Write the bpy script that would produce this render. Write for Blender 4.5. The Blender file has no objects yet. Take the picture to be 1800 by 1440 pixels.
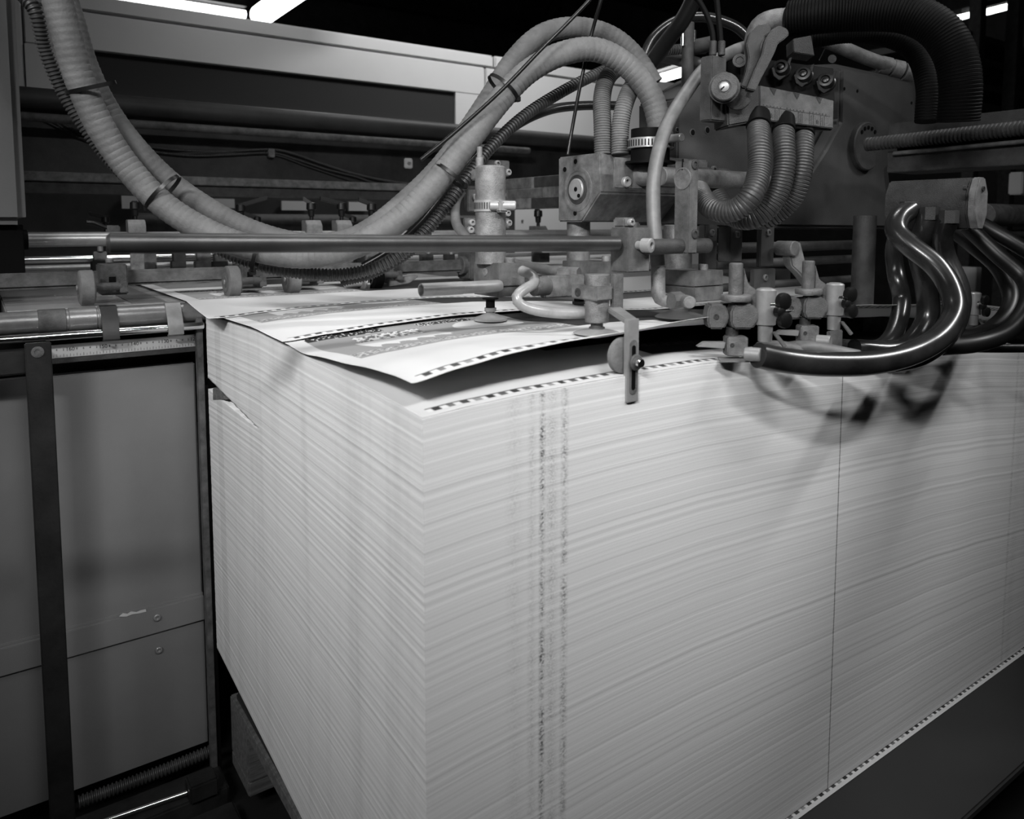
import bpy, bmesh, math, random
from mathutils import Vector as V, Matrix, noise
from math import pi, sin, cos
random.seed(7)
S = bpy.context.scene; COL = S.collection
# ------------------------------------------------------------------ camera
F = 1350.0; PX, PY = 900.0, 509.0
pitch = math.atan((PY - 395) / F); al = math.radians(54.95)
fh = V((cos(al), sin(al), 0)); RT = V((sin(al), -cos(al), 0)); UP0 = V((0, 0, 1))
FW = fh * cos(pitch) - UP0 * sin(pitch); UPV = fh * sin(pitch) + UP0 * cos(pitch)
def ray(x, y): return FW + RT * ((x - PX) / F) + UPV * ((PY - y) / F)
CAM = V((0, 0, .8)) - ray(743, 737) * .65
cd = bpy.data.cameras.new('camera'); cam = bpy.data.objects.new('camera', cd); COL.objects.link(cam)
cd.sensor_width = 36; cd.lens = F / 1800 * 36; cd.shift_y = -(720 - PY) / 1800; cd.clip_start = .02; cd.clip_end = 60
m3 = Matrix((RT, UPV, -FW)).transposed(); cam.matrix_world = Matrix.Translation(CAM) @ m3.to_4x4()
cd.dof.use_dof = True; cd.dof.focus_distance = 1.12; cd.dof.aperture_fstop = 7.0
S.camera = cam
# ------------------------------------------------------------------ light and exposure
S.view_settings.view_transform = 'Standard'; S.view_settings.look = 'None'
S.view_settings.gamma = 1; S.view_settings.exposure = -0.16; S.view_settings.use_curve_mapping = False
w = bpy.data.worlds.new('hall'); S.world = w; w.use_nodes = True
w.node_tree.nodes['Background'].inputs[0].default_value = (1, 1, 1, 1); w.node_tree.nodes['Background'].inputs[1].default_value = .012
def area(name, loc, target, sx, sy, power, spread=180):
    l = bpy.data.lights.new(name, 'AREA'); l.shape = 'RECTANGLE'; l.size = sx; l.size_y = sy; l.energy = power; l.spread = math.radians(spread)
    o = bpy.data.objects.new(name, l); COL.objects.link(o); o.location = loc
    o.rotation_euler = (V(target) - V(loc)).to_track_quat('-Z', 'Y').to_euler(); return o
area('ceiling_tube_light_main', (-1.15, -.85, 1.80), (.08, .15, 1.10), .5, .07, 5.7, 54)
area('ceiling_tube_light_centre', (.10, -1.05, 1.95), (.32, .25, 1.10), .7, .07, 3.4, 52)
area('ceiling_tube_light_right', (1.45, -.75, 2.0), (.70, .10, .72), .7, .06, 2.2, 56)
area('ceiling_tube_light_aisle', (-1.3, .1, 1.9), (-.05, .5, .98), .06, 1.0, 1.7, 66)
area('press_cover_fill', (1.7, 1.6, 2.9), (1.5, 2.4, 1.5), 1.0, .1, 15, 100)  # added fill lamp, aimed at the white press cover to brighten it
area('ceiling_tube_light_over', (.5, .5, 2.6), (.45, .45, .9), 1.2, .06, 3.0, 70)

# ------------------------------------------------------------------ helpers
def at(x, y, X=None, Y=None, Z=None, d=None):
    v = ray(x, y)
    if X is not None: t = (X - CAM.x) / v.x
    elif Y is not None: t = (Y - CAM.y) / v.y
    elif Z is not None: t = (Z - CAM.z) / v.z
    else: t = d
    return CAM + v * t
def mpp(p): return (V(p) - CAM).dot(FW) / F      # metres per pixel at a point
class MB:
    def __init__(s): s.v = []; s.f = []
    def add(s, vs, fs):
        n = len(s.v); s.v += [tuple(q) for q in vs]; s.f += [tuple(i + n for i in f) for f in fs]; return s
    def merge(s, bm):
        bm.verts.index_update(); s.add([v.co.copy() for v in bm.verts], [[v.index for v in f.verts] for f in bm.faces]); bm.free(); return s
    def box(s, a, b, bev=.0012):
        x0, x1 = sorted((a[0], b[0])); y0, y1 = sorted((a[1], b[1])); z0, z1 = sorted((a[2], b[2]))
        bm = bmesh.new(); vs = [bm.verts.new(q) for q in ((x0,y0,z0),(x1,y0,z0),(x1,y1,z0),(x0,y1,z0),(x0,y0,z1),(x1,y0,z1),(x1,y1,z1),(x0,y1,z1))]
        for f in ((0,3,2,1),(4,5,6,7),(0,1,5,4),(1,2,6,5),(2,3,7,6),(3,0,4,7)): bm.faces.new([vs[i] for i in f])
        bev = min(bev, .3 * min(x1-x0, y1-y0, z1-z0))
        if bev > 0: bmesh.ops.bevel(bm, geom=bm.edges[:], offset=bev, segments=2, affect='EDGES')
        return s.merge(bm)
    def prism(s, pts, ext, bev=.0012):
        bm = bmesh.new(); ext = V(ext); a = [bm.verts.new(V(p)) for p in pts]; b = [bm.verts.new(V(p) + ext) for p in pts]; n = len(a)
        bm.faces.new(a); bm.faces.new(b[::-1])
        for i in range(n): bm.faces.new((a[i], b[i], b[(i+1) % n], a[(i+1) % n]))
        bmesh.ops.recalc_face_normals(bm, faces=bm.faces[:])
        if bev > 0: bmesh.ops.bevel(bm, geom=bm.edges[:], offset=bev, segments=2, affect='EDGES', clamp_overlap=True)
        return s.merge(bm)
    def tube(s, pts, rads, seg=20, cap=True):
        pts = [V(p) for p in pts]; n = len(pts)
        if not isinstance(rads, (list, tuple)): rads = [rads] * n
        T = [(pts[min(i+1, n-1)] - pts[max(i-1, 0)]).normalized() for i in range(n)]
        for i in range(n):
            if T[i].length < .5: T[i] = T[i-1] if i else (pts[-1]-pts[0]).normalized()
        up = V((0, 0, 1)) if abs(T[0].z) < .9 else V((1, 0, 0))
        nn = (up - T[0] * up.dot(T[0])).normalized(); vs = []; fs = []
        for i in range(n):
            nn = (nn - T[i] * nn.dot(T[i])).normalized(); bb = T[i].cross(nn)
            for k in range(seg):
                a = 2 * pi * k / seg; vs.append(pts[i] + (nn * cos(a) + bb * sin(a)) * rads[i])
        for i in range(n - 1):
            for k in range(seg):
                k2 = (k + 1) % seg; fs.append((i*seg+k, i*seg+k2, (i+1)*seg+k2, (i+1)*seg+k))
        if cap: fs.append(tuple(range(seg))[::-1]); fs.append(tuple((n-1)*seg + k for k in range(seg)))
        return s.add(vs, fs)
    def cyl(s, p0, p1, r0, r1=None, seg=28, bev=.001):
        p0 = V(p0); p1 = V(p1); r1 = r0 if r1 is None else r1; L = (p1 - p0).length; t = (p1 - p0) / L; bev = min(bev, L * .3, r0 * .4, max(r1, 1e-4) * .4)
        return s.tube([p0, p0 + t*bev, p1 - t*bev, p1], [r0 - bev, r0, r1, r1 - bev], seg)
    def lathe(s, base, axis, prof, seg=28):   # prof: (distance, radius)
        axis = V(axis).normalized(); base = V(base); pts = []; rs = []; last = None
        for h, r in prof:
            if last is not None and abs(h - last) < 1e-6: h = last + 2e-5
            last = h; pts.append(base + axis * h); rs.append(max(r, 1e-5))
        n = len(pts); up = V((0, 0, 1)) if abs(axis.z) < .9 else V((1, 0, 0)); nn = (up - axis * up.dot(axis)).normalized(); bb = axis.cross(nn); vs = []; fs = []
        for i in range(n):
            for k in range(seg):
                a = 2*pi*k/seg; vs.append(pts[i] + (nn*cos(a) + bb*sin(a)) * rs[i])
        for i in range(n-1):
            for k in range(seg):
                k2 = (k+1) % seg; fs.append((i*seg+k, i*seg+k2, (i+1)*seg+k2, (i+1)*seg+k))
        fs.append(tuple(range(seg))[::-1]); fs.append(tuple((n-1)*seg+k for k in range(seg)))
        return s.add(vs, fs)
    def build(s, name, m, parent=None, ang=35):
        me = bpy.data.meshes.new(name); L = V((0, 0, 0))
        if parent is not None: L = ORG[parent.name]
        else:
            xs = [[q[i] for q in s.v] for i in range(3)]; L = V(((min(xs[0])+max(xs[0]))/2, (min(xs[1])+max(xs[1]))/2, min(xs[2])))
        me.from_pydata([(q[0]-L.x, q[1]-L.y, q[2]-L.z) for q in s.v], [], s.f); me.update()
        bm = bmesh.new(); bm.from_mesh(me); bmesh.ops.recalc_face_normals(bm, faces=bm.faces[:]); bm.to_mesh(me); bm.free()
        me.shade_smooth(); me.set_sharp_from_angle(angle=math.radians(ang)); me.materials.append(M[m] if isinstance(m, str) else m)
        o = bpy.data.objects.new(name, me); COL.objects.link(o); ORG[o.name] = L
        if parent is not None: o.parent = parent
        else: o.location = L
        return o
ORG = {}
def thing(name, label, cat, loc, group=None):
    o = bpy.data.objects.new(name, None); o.empty_display_size = .01; COL.objects.link(o); o.location = V(loc); ORG[o.name] = V(loc); return tag(o, label, cat, group)
def tag(o, label=None, cat=None, group=None, kind=None):
    if label: o['label'] = label
    if cat: o['category'] = cat
    if group: o['group'] = group
    if kind: o['kind'] = kind
    return o
def struct(o): o['kind'] = 'structure'; return o
def kids(o): return [c for c in bpy.data.objects if c.parent == o]
def copy_tree(o, delta=None, label=None, parent=None):
    c = o.copy(); COL.objects.link(c)
    if parent is not None: c.parent = parent
    if delta is not None: c.location = o.location + V(delta); ORG[c.name] = ORG[o.name] + V(delta)
    if label: c['label'] = label
    for k in kids(o): copy_tree(k, None, None, c)
    return c
def spline(P, step=.004):
    P = [V(p) for p in P]; Q = [P[0]*2 - P[1]] + P + [P[-1]*2 - P[-2]]; out = []
    for i in range(1, len(Q) - 2):
        a, b, c, e = Q[i-1], Q[i], Q[i+1], Q[i+2]; n = max(2, int((c - b).length / step))
        for k in range(n):
            t = k / n; out.append(.5*((2*b) + (c-a)*t + (2*a-5*b+4*c-e)*t*t + (-a+3*b-3*c+e)*t**3))
    out.append(P[-1]); return out
def resample(pts, step):
    out = [pts[0]]; acc = 0
    for i in range(1, len(pts)):
        a = pts[i-1]; b = pts[i]; L = (b-a).length
        while acc + L >= step:
            t = (step - acc) / L; a = a + (b - a) * t; out.append(a.copy()); L = (b - a).length; acc = 0
        acc += L
    return out
def hosepts(pp):   # (px, py, depth)
    return [at(x, y, d=d) for x, y, d in pp]
def hose(P, r, kind='smooth', pitch_=.006, depth=.12, seg=18):
    mb = MB()
    if kind == 'smooth': pts = resample(spline(P), .006); mb.tube(pts, r, seg)
    elif kind == 'wrap':      # spirally wrapped hose: thin creases
        pts = resample(spline(P), pitch_/4); rs = [r * (1 - (depth if i % 4 == 0 else 0) + (.02 if i % 4 == 1 else 0)) for i in range(len(pts))]; mb.tube(pts, rs, seg)
    else:                   # corrugated
        pts = resample(spline(P), pitch_/4); q = [1, 1, 1-depth, 1-depth]; mb.tube(pts, [r * q[i % 4] for i in range(len(pts))], seg)
    return mb, pts
def cbox(pl, pm, pr, yt, yb, d, bev=.0012, mb=None):
    """axis-aligned box from the pixel of its nearest upright edge (pm, yt..yb at depth d) and its left and right silhouettes"""
    a = at(pm, yt, d=d); zb = at(pm, yb, X=a.x).z
    zb = at(pm, yb, d=d).z
    vl = ray(pl, yt); vr = ray(pr, yt)
    y1 = CAM.y + (a.x - CAM.x) / vl.x * vl.y if pl < pm else a.y + .02
    x1 = CAM.x + (a.y - CAM.y) / vr.y * vr.x if pr > pm else a.x + .02
    mb = mb or MB(); mb.box((a.x, a.y, zb), (x1, y1, a.z), bev); return mb, (a.x, x1, a.y, y1, zb, a.z)
def screw(p, axis, r, parent, m='steel', h=.005, nm='screw'):
    axis = V(axis).normalized(); mb = MB(); mb.lathe(p, axis, [(0, r), (h*.8, r), (h, r*.85), (h, r*.5), (h*.35, r*.48), (h*.35, 0)], 20); return mb.build(nm, m, parent)

# ------------------------------------------------------------------ materials
M = {}
def mat(name, v, rough=.5, metal=0., bump=0., scale=60., var=.0, vscale=8., spec=.5, coat=0, stretch=(1, 1, 1), dirt=None):
    m = bpy.data.materials.new(name); m.use_nodes = True; nt = m.node_tree; b = nt.nodes['Principled BSDF']; N = nt.nodes.new; L = nt.links.new
    b.inputs['Base Color'].default_value = (v, v, v, 1); b.inputs['Roughness'].default_value = rough; b.inputs['Metallic'].default_value = metal
    b.inputs['Specular IOR Level'].default_value = spec; b.inputs['Coat Weight'].default_value = coat
    tc = N('ShaderNodeTexCoord'); mp = N('ShaderNodeMapping'); mp.inputs['Scale'].default_value = stretch; L(tc.outputs['Object'], mp.inputs[0])
    if var:
        n = N('ShaderNodeTexNoise'); n.inputs['Scale'].default_value = vscale; n.inputs['Detail'].default_value = 6; n.inputs['Roughness'].default_value = .65; L(mp.outputs[0], n.inputs[0])
        r = N('ShaderNodeValToRGB'); lo = max(0, v * (1 - var)); hi = min(1, v * (1 + var)); r.color_ramp.elements[0].position = .3; r.color_ramp.elements[1].position = .7
        r.color_ramp.elements[0].color = (lo, lo, lo, 1); r.color_ramp.elements[1].color = (hi, hi, hi, 1); L(n.outputs[0], r.inputs[0]); L(r.outputs[0], b.inputs['Base Color'])
    if bump:
        n = N('ShaderNodeTexNoise'); n.inputs['Scale'].default_value = scale; n.inputs['Detail'].default_value = 4; L(mp.outputs[0], n.inputs[0])
        q = N('ShaderNodeBump'); q.inputs['Strength'].default_value = bump; q.inputs['Distance'].default_value = .001; L(n.outputs[0], q.inputs['Height']); L(q.outputs[0], b.inputs['Normal'])
    M[name] = m; return m
mat('cast', 0.082, .62, .3, .8, 900, .55, 45)            # powder-dusted alloy
mat('cast_light', 0.135, .55, .35, .8, 900, .55, 45)
mat('cast_dark', 0.027, .6, .2, .8, 900, .55, 45)
mat('head_cast', .045, .6, .3, .8, 900, .5, 45)
mat('head_dark', .018, .6, .2, .8, 900, .5, 45)
mat('head_plate', .075, .55, .3, .6, 900, .4, 45)
mat('housing', 0.042, .55, .25, .4, 600, .3, 9)
mat('alloy', 0.252, .42, .3, .2, 500, .15, 40)
mat('steel', 0.286, .34, .45, .1, 400, .15, 60)
mat('chrome', .75, .14, 1)
mat('rod', 0.060, .38, .75, .1, 900, .2, 30)
mat('black', .005, .5, spec=.04)
mat('black_plastic', 0.005, .35, 0, .1, 300, spec=.3)
mat('rubber', 0.002, .6, 0, .1, 300, spec=.06)
mat('rubber_roller', 0.13, .75, 0, .6, 500, .3, 40)
mat('cup_rubber', .05, .6, 0, .1, 200)
mat('dusty_rubber', 0.210, .8, 0, .2, 200, .2, 40)
mat('fabric_hose', 0.059, .72, 0, .5, 350, .35, 30)
mat('fabric_hose_light', 0.083, .7, 0, .5, 350, .3, 30)
mat('ribbed_dark', 0.035, .5, 0, .1, 300, .3, 40)
mat('ribbed_grey', 0.026, .5, 0, .2, 300, .35, 40)
mat('pvc', 0.013, .26, 0, .04, 60, .6, 20, .45, .1)
mat('black_hose', .005, .4, 0, .04, 60, .4, 14, .4)
mat('pvc_dusty', 0.090, .5, 0, .1, 60, .45, 25, .5)
mat('clear_hose', 0.204, .3, 0, .1, 60, .35, 25, .5)
mat('paint_light', .55, .5, 0, .06, 500, .04, 3)
mat('paint_panel', 0.140, .62, 0, .12, 900, .10, 4)
mat('paint_mid', 0.096, .5, 0, .1, 400, .1, 5)
mat('paint_dark', .05, .5, 0, .2, 300, .3, 8)
mat('grimy', 0.014, .6, .2, .5, 120, .8, 12)
mat('bar_dark', 0.018, .5, .4, .3, 200, .7, 9)
mat('floor', 0.006, .65, 0, .3, 40, .5, 5)
mat('ceil', .5, .8, 0, .2, 10, .4, 1.2)
mat('truss', .004, .7)
mat('wood', .10, .8, 0, .6, 60, .45, 14, stretch=(1, 8, 8))
mat('board', .02, .5, 0, .1, 300, .1, 6)
mat('deck', 0.338, .22, .1, .03, 60, .1, 5)
mat('tape', .12, .45)
mat('ruler', .45, .4, .3)
mat('ink', .01, .6)
mat('roller_grey', 0.160, .35, .4, .2, 400, .45, 12)
mat('bright_paint', .8, .45)
mat('white_part', 0.450, .5)
def emit(name, s):
    m = bpy.data.materials.new(name); m.use_nodes = True; b = m.node_tree.nodes['Principled BSDF']
    b.inputs['Emission Color'].default_value = (1, 1, 1, 1); b.inputs['Emission Strength'].default_value = s; M[name] = m
emit('tube_light', 9.0)
def glassmat():
    m = bpy.data.materials.new('smoked_glass'); m.use_nodes = True; b = m.node_tree.nodes['Principled BSDF']
    b.inputs['Base Color'].default_value = (.04, .04, .04, 1); b.inputs['Roughness'].default_value = .16; b.inputs['Transmission Weight'].default_value = .0
    M['smoked_glass'] = m
glassmat()
def vcol_mat(name, rough=.45):
    m = bpy.data.materials.new(name); m.use_nodes = True; nt = m.node_tree; b = nt.nodes['Principled BSDF']; a = nt.nodes.new('ShaderNodeVertexColor'); a.layer_name = 'print'
    nt.links.new(a.outputs[0], b.inputs['Base Color']); b.inputs['Roughness'].default_value = rough; b.inputs['Specular IOR Level'].default_value = .2; M[name] = m
vcol_mat('printed_paper')
def pile_mat():
    m = bpy.data.materials.new('sheet_edges'); m.use_nodes = True; nt = m.node_tree; N = nt.nodes.new; L = nt.links.new; b = nt.nodes['Principled BSDF']
    b.inputs['Roughness'].default_value = .85; b.inputs['Specular IOR Level'].default_value = .15
    uv = N('ShaderNodeUVMap'); uv.uv_map = 'UVMap'
    def nz(sx, sy, sc, det=4, rg=.6):
        mp = N('ShaderNodeMapping'); mp.inputs['Scale'].default_value = (sx, sy, 1); L(uv.outputs[0], mp.inputs[0])
        n = N('ShaderNodeTexNoise'); n.inputs['Scale'].default_value = sc; n.inputs['Detail'].default_value = det; n.inputs['Roughness'].default_value = rg; L(mp.outputs[0], n.inputs[0]); return n.outputs[0]
    def mth(op, a, b2=None, clamp=False):
        q = N('ShaderNodeMath'); q.operation = op; q.use_clamp = clamp
        for i, x in enumerate((a, b2)):
            if x is None: continue
            if isinstance(x, (int, float)): q.inputs[i].default_value = x
            else: L(x, q.inputs[i])
        return q.outputs[0]
    fine = nz(.10, 620, 1, 5, .8); mid = nz(.10, 135, 1, 3, .65); grain = nz(900, 900, 1, 2, .5)
    sx = N('ShaderNodeSeparateXYZ'); L(uv.outputs[0], sx.inputs[0]); X = sx.outputs[0]; Z = sx.outputs[1]
    lines = mth('ADD', mth('MULTIPLY', mth('SUBTRACT', fine, .5), .46), mth('MULTIPLY', mth('SUBTRACT', mid, .5), .55))
    # strong gaps: a few darker layers
    gap = nz(.06, 230, 1, 2, .5); g = mth('MULTIPLY', mth('SUBTRACT', gap, .64, True), 2.2, True)
    base = mth('SUBTRACT', mth('ADD', .61, lines), g)
    base = mth('ADD', base, mth('MULTIPLY', mth('SUBTRACT', grain, .5), .10))
    # ink stains: ragged vertical streaks where the colour bars meet the sheet edge
    def stain(x0, wd, amt, sc):
        dx = mth('DIVIDE', mth('ABSOLUTE', mth('SUBTRACT', X, x0)), wd); c = mth('SUBTRACT', 1.0, dx, True)
        n = nz(330, 260, sc, 4, .7); n3 = nz(20, 34, sc, 2, .5); n2 = mth('MULTIPLY', mth('MULTIPLY', mth('SUBTRACT', n, .42, True), 6.0, True), mth('MULTIPLY', mth('SUBTRACT', n3, .25, True), 2.6, True))
        return mth('MULTIPLY', mth('MULTIPLY', c, n2), amt)
    tot = stain(.1275, .0048, .7, 1)
    for a in ((.139, .009, .28, 1.3), (.1545, .006, .5, .9), (.115, .006, .2, 1.0), (.095, .012, .12, 1.0), (1.15, .006, .30, 1), (1.17, .02, .12, 1)): tot = mth('ADD', tot, stain(*a))
    # thin cut line running down the stack
    cut = mth('LESS_THAN', mth('ABSOLUTE', mth('SUBTRACT', X, .6235)), .0011); tot = mth('ADD', tot, mth('MULTIPLY', cut, .38))
    # side face (negative u): soft vertical bands of ink
    bands = nz(16, .35, 1, 3, .6); side = mth('LESS_THAN', X, 0.0)
    bd = mth('MULTIPLY', mth('MULTIPLY', mth('SUBTRACT', bands, .52, True), .40), side); tot = mth('ADD', tot, bd)
    sb = mth('MULTIPLY', mth('MULTIPLY', mth('LESS_THAN', mth('ABSOLUTE', mth('ADD', X, .668)), .016), side), .07); tot = mth('ADD', tot, sb)
    base = mth('MAXIMUM', mth('SUBTRACT', base, tot), .05)
    cr = N('ShaderNodeCombineColor'); [L(base, cr.inputs[i]) for i in range(3)]; L(cr.outputs[0], b.inputs['Base Color'])
    q = N('ShaderNodeBump'); q.inputs['Strength'].default_value = .4; q.inputs['Distance'].default_value = .0009; L(mth('ADD', lines, mth('MULTIPLY', grain, .15)), q.inputs['Height']); L(q.outputs[0], b.inputs['Normal'])
    M['sheet_edges'] = m
pile_mat()

# ================================================================== SHELL
struct(MB().box((-5, -3, -.05), (7, 9, 0), 0).build('floor', 'floor'))
struct(MB().box((-5, -3, 4.6), (7, 9, 4.7), 0).build('ceiling', 'ceil'))
struct(MB().box((-5, 8.9, 0), (7, 9, 4.6), 0).build('wall_back', 'paint_dark'))
struct(MB().box((6.9, -3, 0), (7, 8.9, 4.6), 0).build('wall_right', 'paint_dark'))
for i, (y, dz) in enumerate(((4.2, 0), (6.0, 0), (7.8, 0))):
    t = thing('roof_truss', ['dark steel roof truss nearest above the white press cover', 'dark steel roof truss in the middle of the hall roof', 'farthest dark steel roof truss'][i], 'truss', (1, y, 3.5))
    MB().box((-5, y, 3.5), (7, y+.12, 3.62), .004).build('bottom_chord', 'truss', t); MB().box((-5, y, 4.3), (7, y+.12, 4.42), .004).build('top_chord', 'truss', t)
    m = MB()
    for k in range(12):
        x = -5 + k; m.cyl((x, y+.06, 3.56), (x+.5, y+.06, 4.36), .025, seg=8); m.cyl((x+.5, y+.06, 4.36), (x+1, y+.06, 3.56), .025, seg=8)
    m.build('lattice', 'truss', t)

# fluorescent lamps under the roof
def fluor(p0, p1, r, label):
    t = thing('fluorescent_light', label, 'ceiling light', (p0 + p1) / 2, 'fluorescent lights under the roof')
    MB().tube([p0, p1], r, 14).build('tube', 'tube_light', t)
    up = V((0, 0, r * 1.6)); dr = (p1 - p0).normalized(); sd = dr.cross(V((0, 0, 1))).normalized() * r * 1.6
    MB().prism([p0 + up - sd, p0 + up + sd, p1 + up + sd, p1 + up - sd], (0, 0, r * 1.6), 0).build('lamp_body', 'cast_dark', t)
    return t
a = at(431, 26, d=5.2); fluor(V((a.x - 1.5, a.y, a.z)), a, .028, 'long bright tube lamp above the left end of the white press cover')
a = at(458, 28, d=4.0); fluor(a, V((a.x, a.y - 1.4, a.z)), .055, 'bright tube lamp pointing away beside the long one at top left')
a = at(1150, 141, d=4.6); b = at(1198, 127, d=4.2); fluor(a, b, .025, 'small bright tube lamp glimpsed between the hoses')
a = at(1682, 32, d=4.0); b = at(1706, 26, d=4.05); fluor(a, b, .014, 'short bright tube lamp at the top right beside the rack post')
a = at(1722, 24, d=4.0); b = at(1778, 10, d=4.1); fluor(a, b, .016, 'longer bright tube lamp at the top right corner')
# dark racking at the top right
t = thing('rack', 'dark steel rack with shelves at the far right', 'rack', at(1750, 390, d=3.4))
for x in (1716, 1782, 1850): 
    a = at(x, 200, d=3.3); MB().box((a.x, a.y, .0), (a.x+.05, a.y+.05, 3.2), .002).build('upright', 'cast_dark', t)
for y in (60, 100, 145, 180):
    a = at(1725, y, d=3.35); MB().box((a.x-.1, a.y, a.z-.03), (a.x+1.4, a.y+.5, a.z), .002).build('shelf', 'paint_dark', t)

# ================================================================== PAPER PILE
def lerp_tab(tab, x):
    if x <= tab[0][0]: return tab[0][1]
    for (a, fa), (b, fb) in zip(tab, tab[1:]):
        if x <= b: t = (x - a) / (b - a); t = t*t*(3-2*t)*.4 + t*.6; return fa + (fb - fa) * t
    return tab[-1][1]
FT = [(0, 0), (.05, .004), (.12, .0075), (.23, .0098), (.35, .0098), (.44, .006), (.62, -.004), (.857, -.018), (1.0, -.031), (1.18, -.050), (1.25, -.058)]
LT = [(0, 0), (.05, .003), (.12, .007), (.24, .012), (.35, .017), (.46, .0215), (.62, .0195), (.74, .0165)]
def ztop(x, y): return .80 + lerp_tab(FT, x) + lerp_tab(LT, y)
PW, PL = 1.245, .735
def zbot(x, y): return .187 + .07 * (y / .735) ** 1.0 * max(0, 1 - x / 1.0)
def pile_mesh(name, k0, k1, label, notch=False):
    """block of sheets between layer fractions k0..k1; layers follow the crown of the pile"""
    nx, ny, nz = 50, 40, 26; me = bpy.data.meshes.new(name); vs = []; fs = []; uvs = []
    def P(x, y, k):
        zt = ztop(x, y); zb = zbot(x, y); sagw = k
        lay = .19 + (.80 - .19) * k
        off = (zt - .80) * min(1, k / .45) ** .7 ; zz = lay + off
        if k < .35: zz = lay + off * 1.0 + (zb - .187) * (1 - k / .35) * .9
        j = .00035 * noise.noise(V((x*.6, y*.6, k * 160)))
        jx = x + (j if x < .001 else 0); jy = y + (j if y < .001 else 0)
        if x < .001 and y > .47:
            h = (y - .47) * .062; zs = .689 + (y - .48) * .035 + h * .45
            if abs(zz - zs) < h * .5: jx += .045
        if notch:   # the upper block peels up at the wedge
            zz += 0
        return V((jx, jy, zz))
    def quadgrid(fn, nu, nv, uvf):
        base = len(vs)
        for j in range(nv + 1):
            for i in range(nu + 1): vs.append(fn(i / nu, j / nv)); uvs.append(uvf(i / nu, j / nv))
        for j in range(nv):
            for i in range(nu): a = base + j*(nu+1) + i; fs.append((a, a+1, a+nu+2, a+nu+1))
    K = lambda v: k0 + (k1 - k0) * v
    nzz = max(6, int(160 * (k1 - k0)))
    quadgrid(lambda u, v: P(u*PW, 0, K(v)), nx, nzz, lambda u, v: (u*PW, K(v)))
    quadgrid(lambda u, v: P(0, (1-u)*PL, K(v)), 80, 420, lambda u, v: (-(1-u)*PL - .001, K(v)))
    quadgrid(lambda u, v: P(PW, u*PL, K(v)), ny, nzz, lambda u, v: (2+u*PL, K(v)))
    quadgrid(lambda u, v: P((1-u)*PW, PL, K(v)), nx, nzz, lambda u, v: (4+u*PW, K(v)))
    quadgrid(lambda u, v: P(u*PW, v*PL, k1), nx, ny, lambda u, v: (6+u*PW, k1+v*.001))
    quadgrid(lambda u, v: P(u*PW, (1-v)*PL, k0), nx, ny, lambda u, v: (8+u*PW, k0+v*.001))
    L = V((PW/2, PL/2, .19)); me.from_pydata([tuple(q - L) for q in vs], [], fs); me.update()
    ul = me.uv_layers.new(name='UVMap')
    for lp in me.loops: ul.data[lp.index].uv = uvs[lp.vertex_index]
    me.shade_smooth(); me.materials.append(M['sheet_edges']); o = bpy.data.objects.new(name, me); COL.objects.link(o); o.location = L
    return tag(o, label, 'paper stack', kind='stuff')
pile_mesh('paper_stack', 0, 1, 'tall stack of white printed sheets filling the front of the picture')
# printed sheets -----------------------------------------------------
def rnd(i, j=0): return noise.noise(V((i*12.9, j*7.3, 3.1))) * .5 + .5
def dashrow(u, v, v0):
    if abs(v - v0) > .0048: return None
    s = (u - .012) / .0140; k = math.floor(s); fr = s - k
    if s < 0 or u > 1.22: return None
    if v > v0 + .0026: return .06
    if fr < .42: return .66
    return (.04, .16, .06, .28, .04, .10)[k % 6]
def print_a(u, v):      # catalogue sheet with grey panels
    c = dashrow(u, v, .012)
    if c is not None: return c
    if .150 < v < .345 and u > .022:
        vv = (v - .15) / .195; cell = (u - .022) / .29; ci = int(cell); cu = cell - ci
        base = .27
        if ci >= 1: base = (.25, .03, .10, .22, .03)[ci % 5] * (.5 + 1.0 * rnd(u * 22, v * 50))
        if ci == 0:
            if vv > .80 and cu < .34: base = .02 if (noise.noise(V((u*300, v*200, 0))) < .30) else .5
            if .60 < vv < .74 and .17 < cu < .48: base = .12 if noise.noise(V((u*180, v*150, 2))) < .0 else .62
            if .22 < vv < .58 and .14 < cu < .52 and vv > .25 + .10 * abs(sin(cu * 40)) : base = .60
            if .35 < vv < .78 and .62 < cu < .97 and (cu - .8)**2 * 12 + (vv - .6)**2 * 9 < .36: base = .6
            if .80 < vv < .88 and .52 < cu < .80: base = .04 if noise.noise(V((u*400, v*500, 5))) < .2 else .7
            if .06 < vv < .17: base = .5 if noise.noise(V((u*220, v*300, 1))) > .05 else .2
        return base
    if .36 < v < .375 and u > .30: return .35
    if .40 < v < .60 and u > .022:
        return (.24, .03, .35, .10)[int(u / .21) % 4] * (.7 + .5 * rnd(u*30, v*50))
    if .64 < v < .72 and u > .03: return (.06, .4, .10)[int(u / .3) % 3]
    return .57
def print_b(u, v):      # the sheet below: dark panel with a line of lettering
    c = dashrow(u, v, .014)
    if c is not None: return c
    if .135 < v < .40 and u > .235: return .010
    if .062 < v < .36 and u > .335:
        if .098 < v < .112 and .345 < u < .47:
            s = (u - .345) / .0105; fr = s - int(s)
            if .18 < fr < .38 or (.4 < fr < .85 and (abs(v-.0995) < .0015 or abs(v-.1105) < .0015 or (int(s) % 2 and abs(v-.105) < .0012))): return .22
        return .010
    return .57
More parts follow.
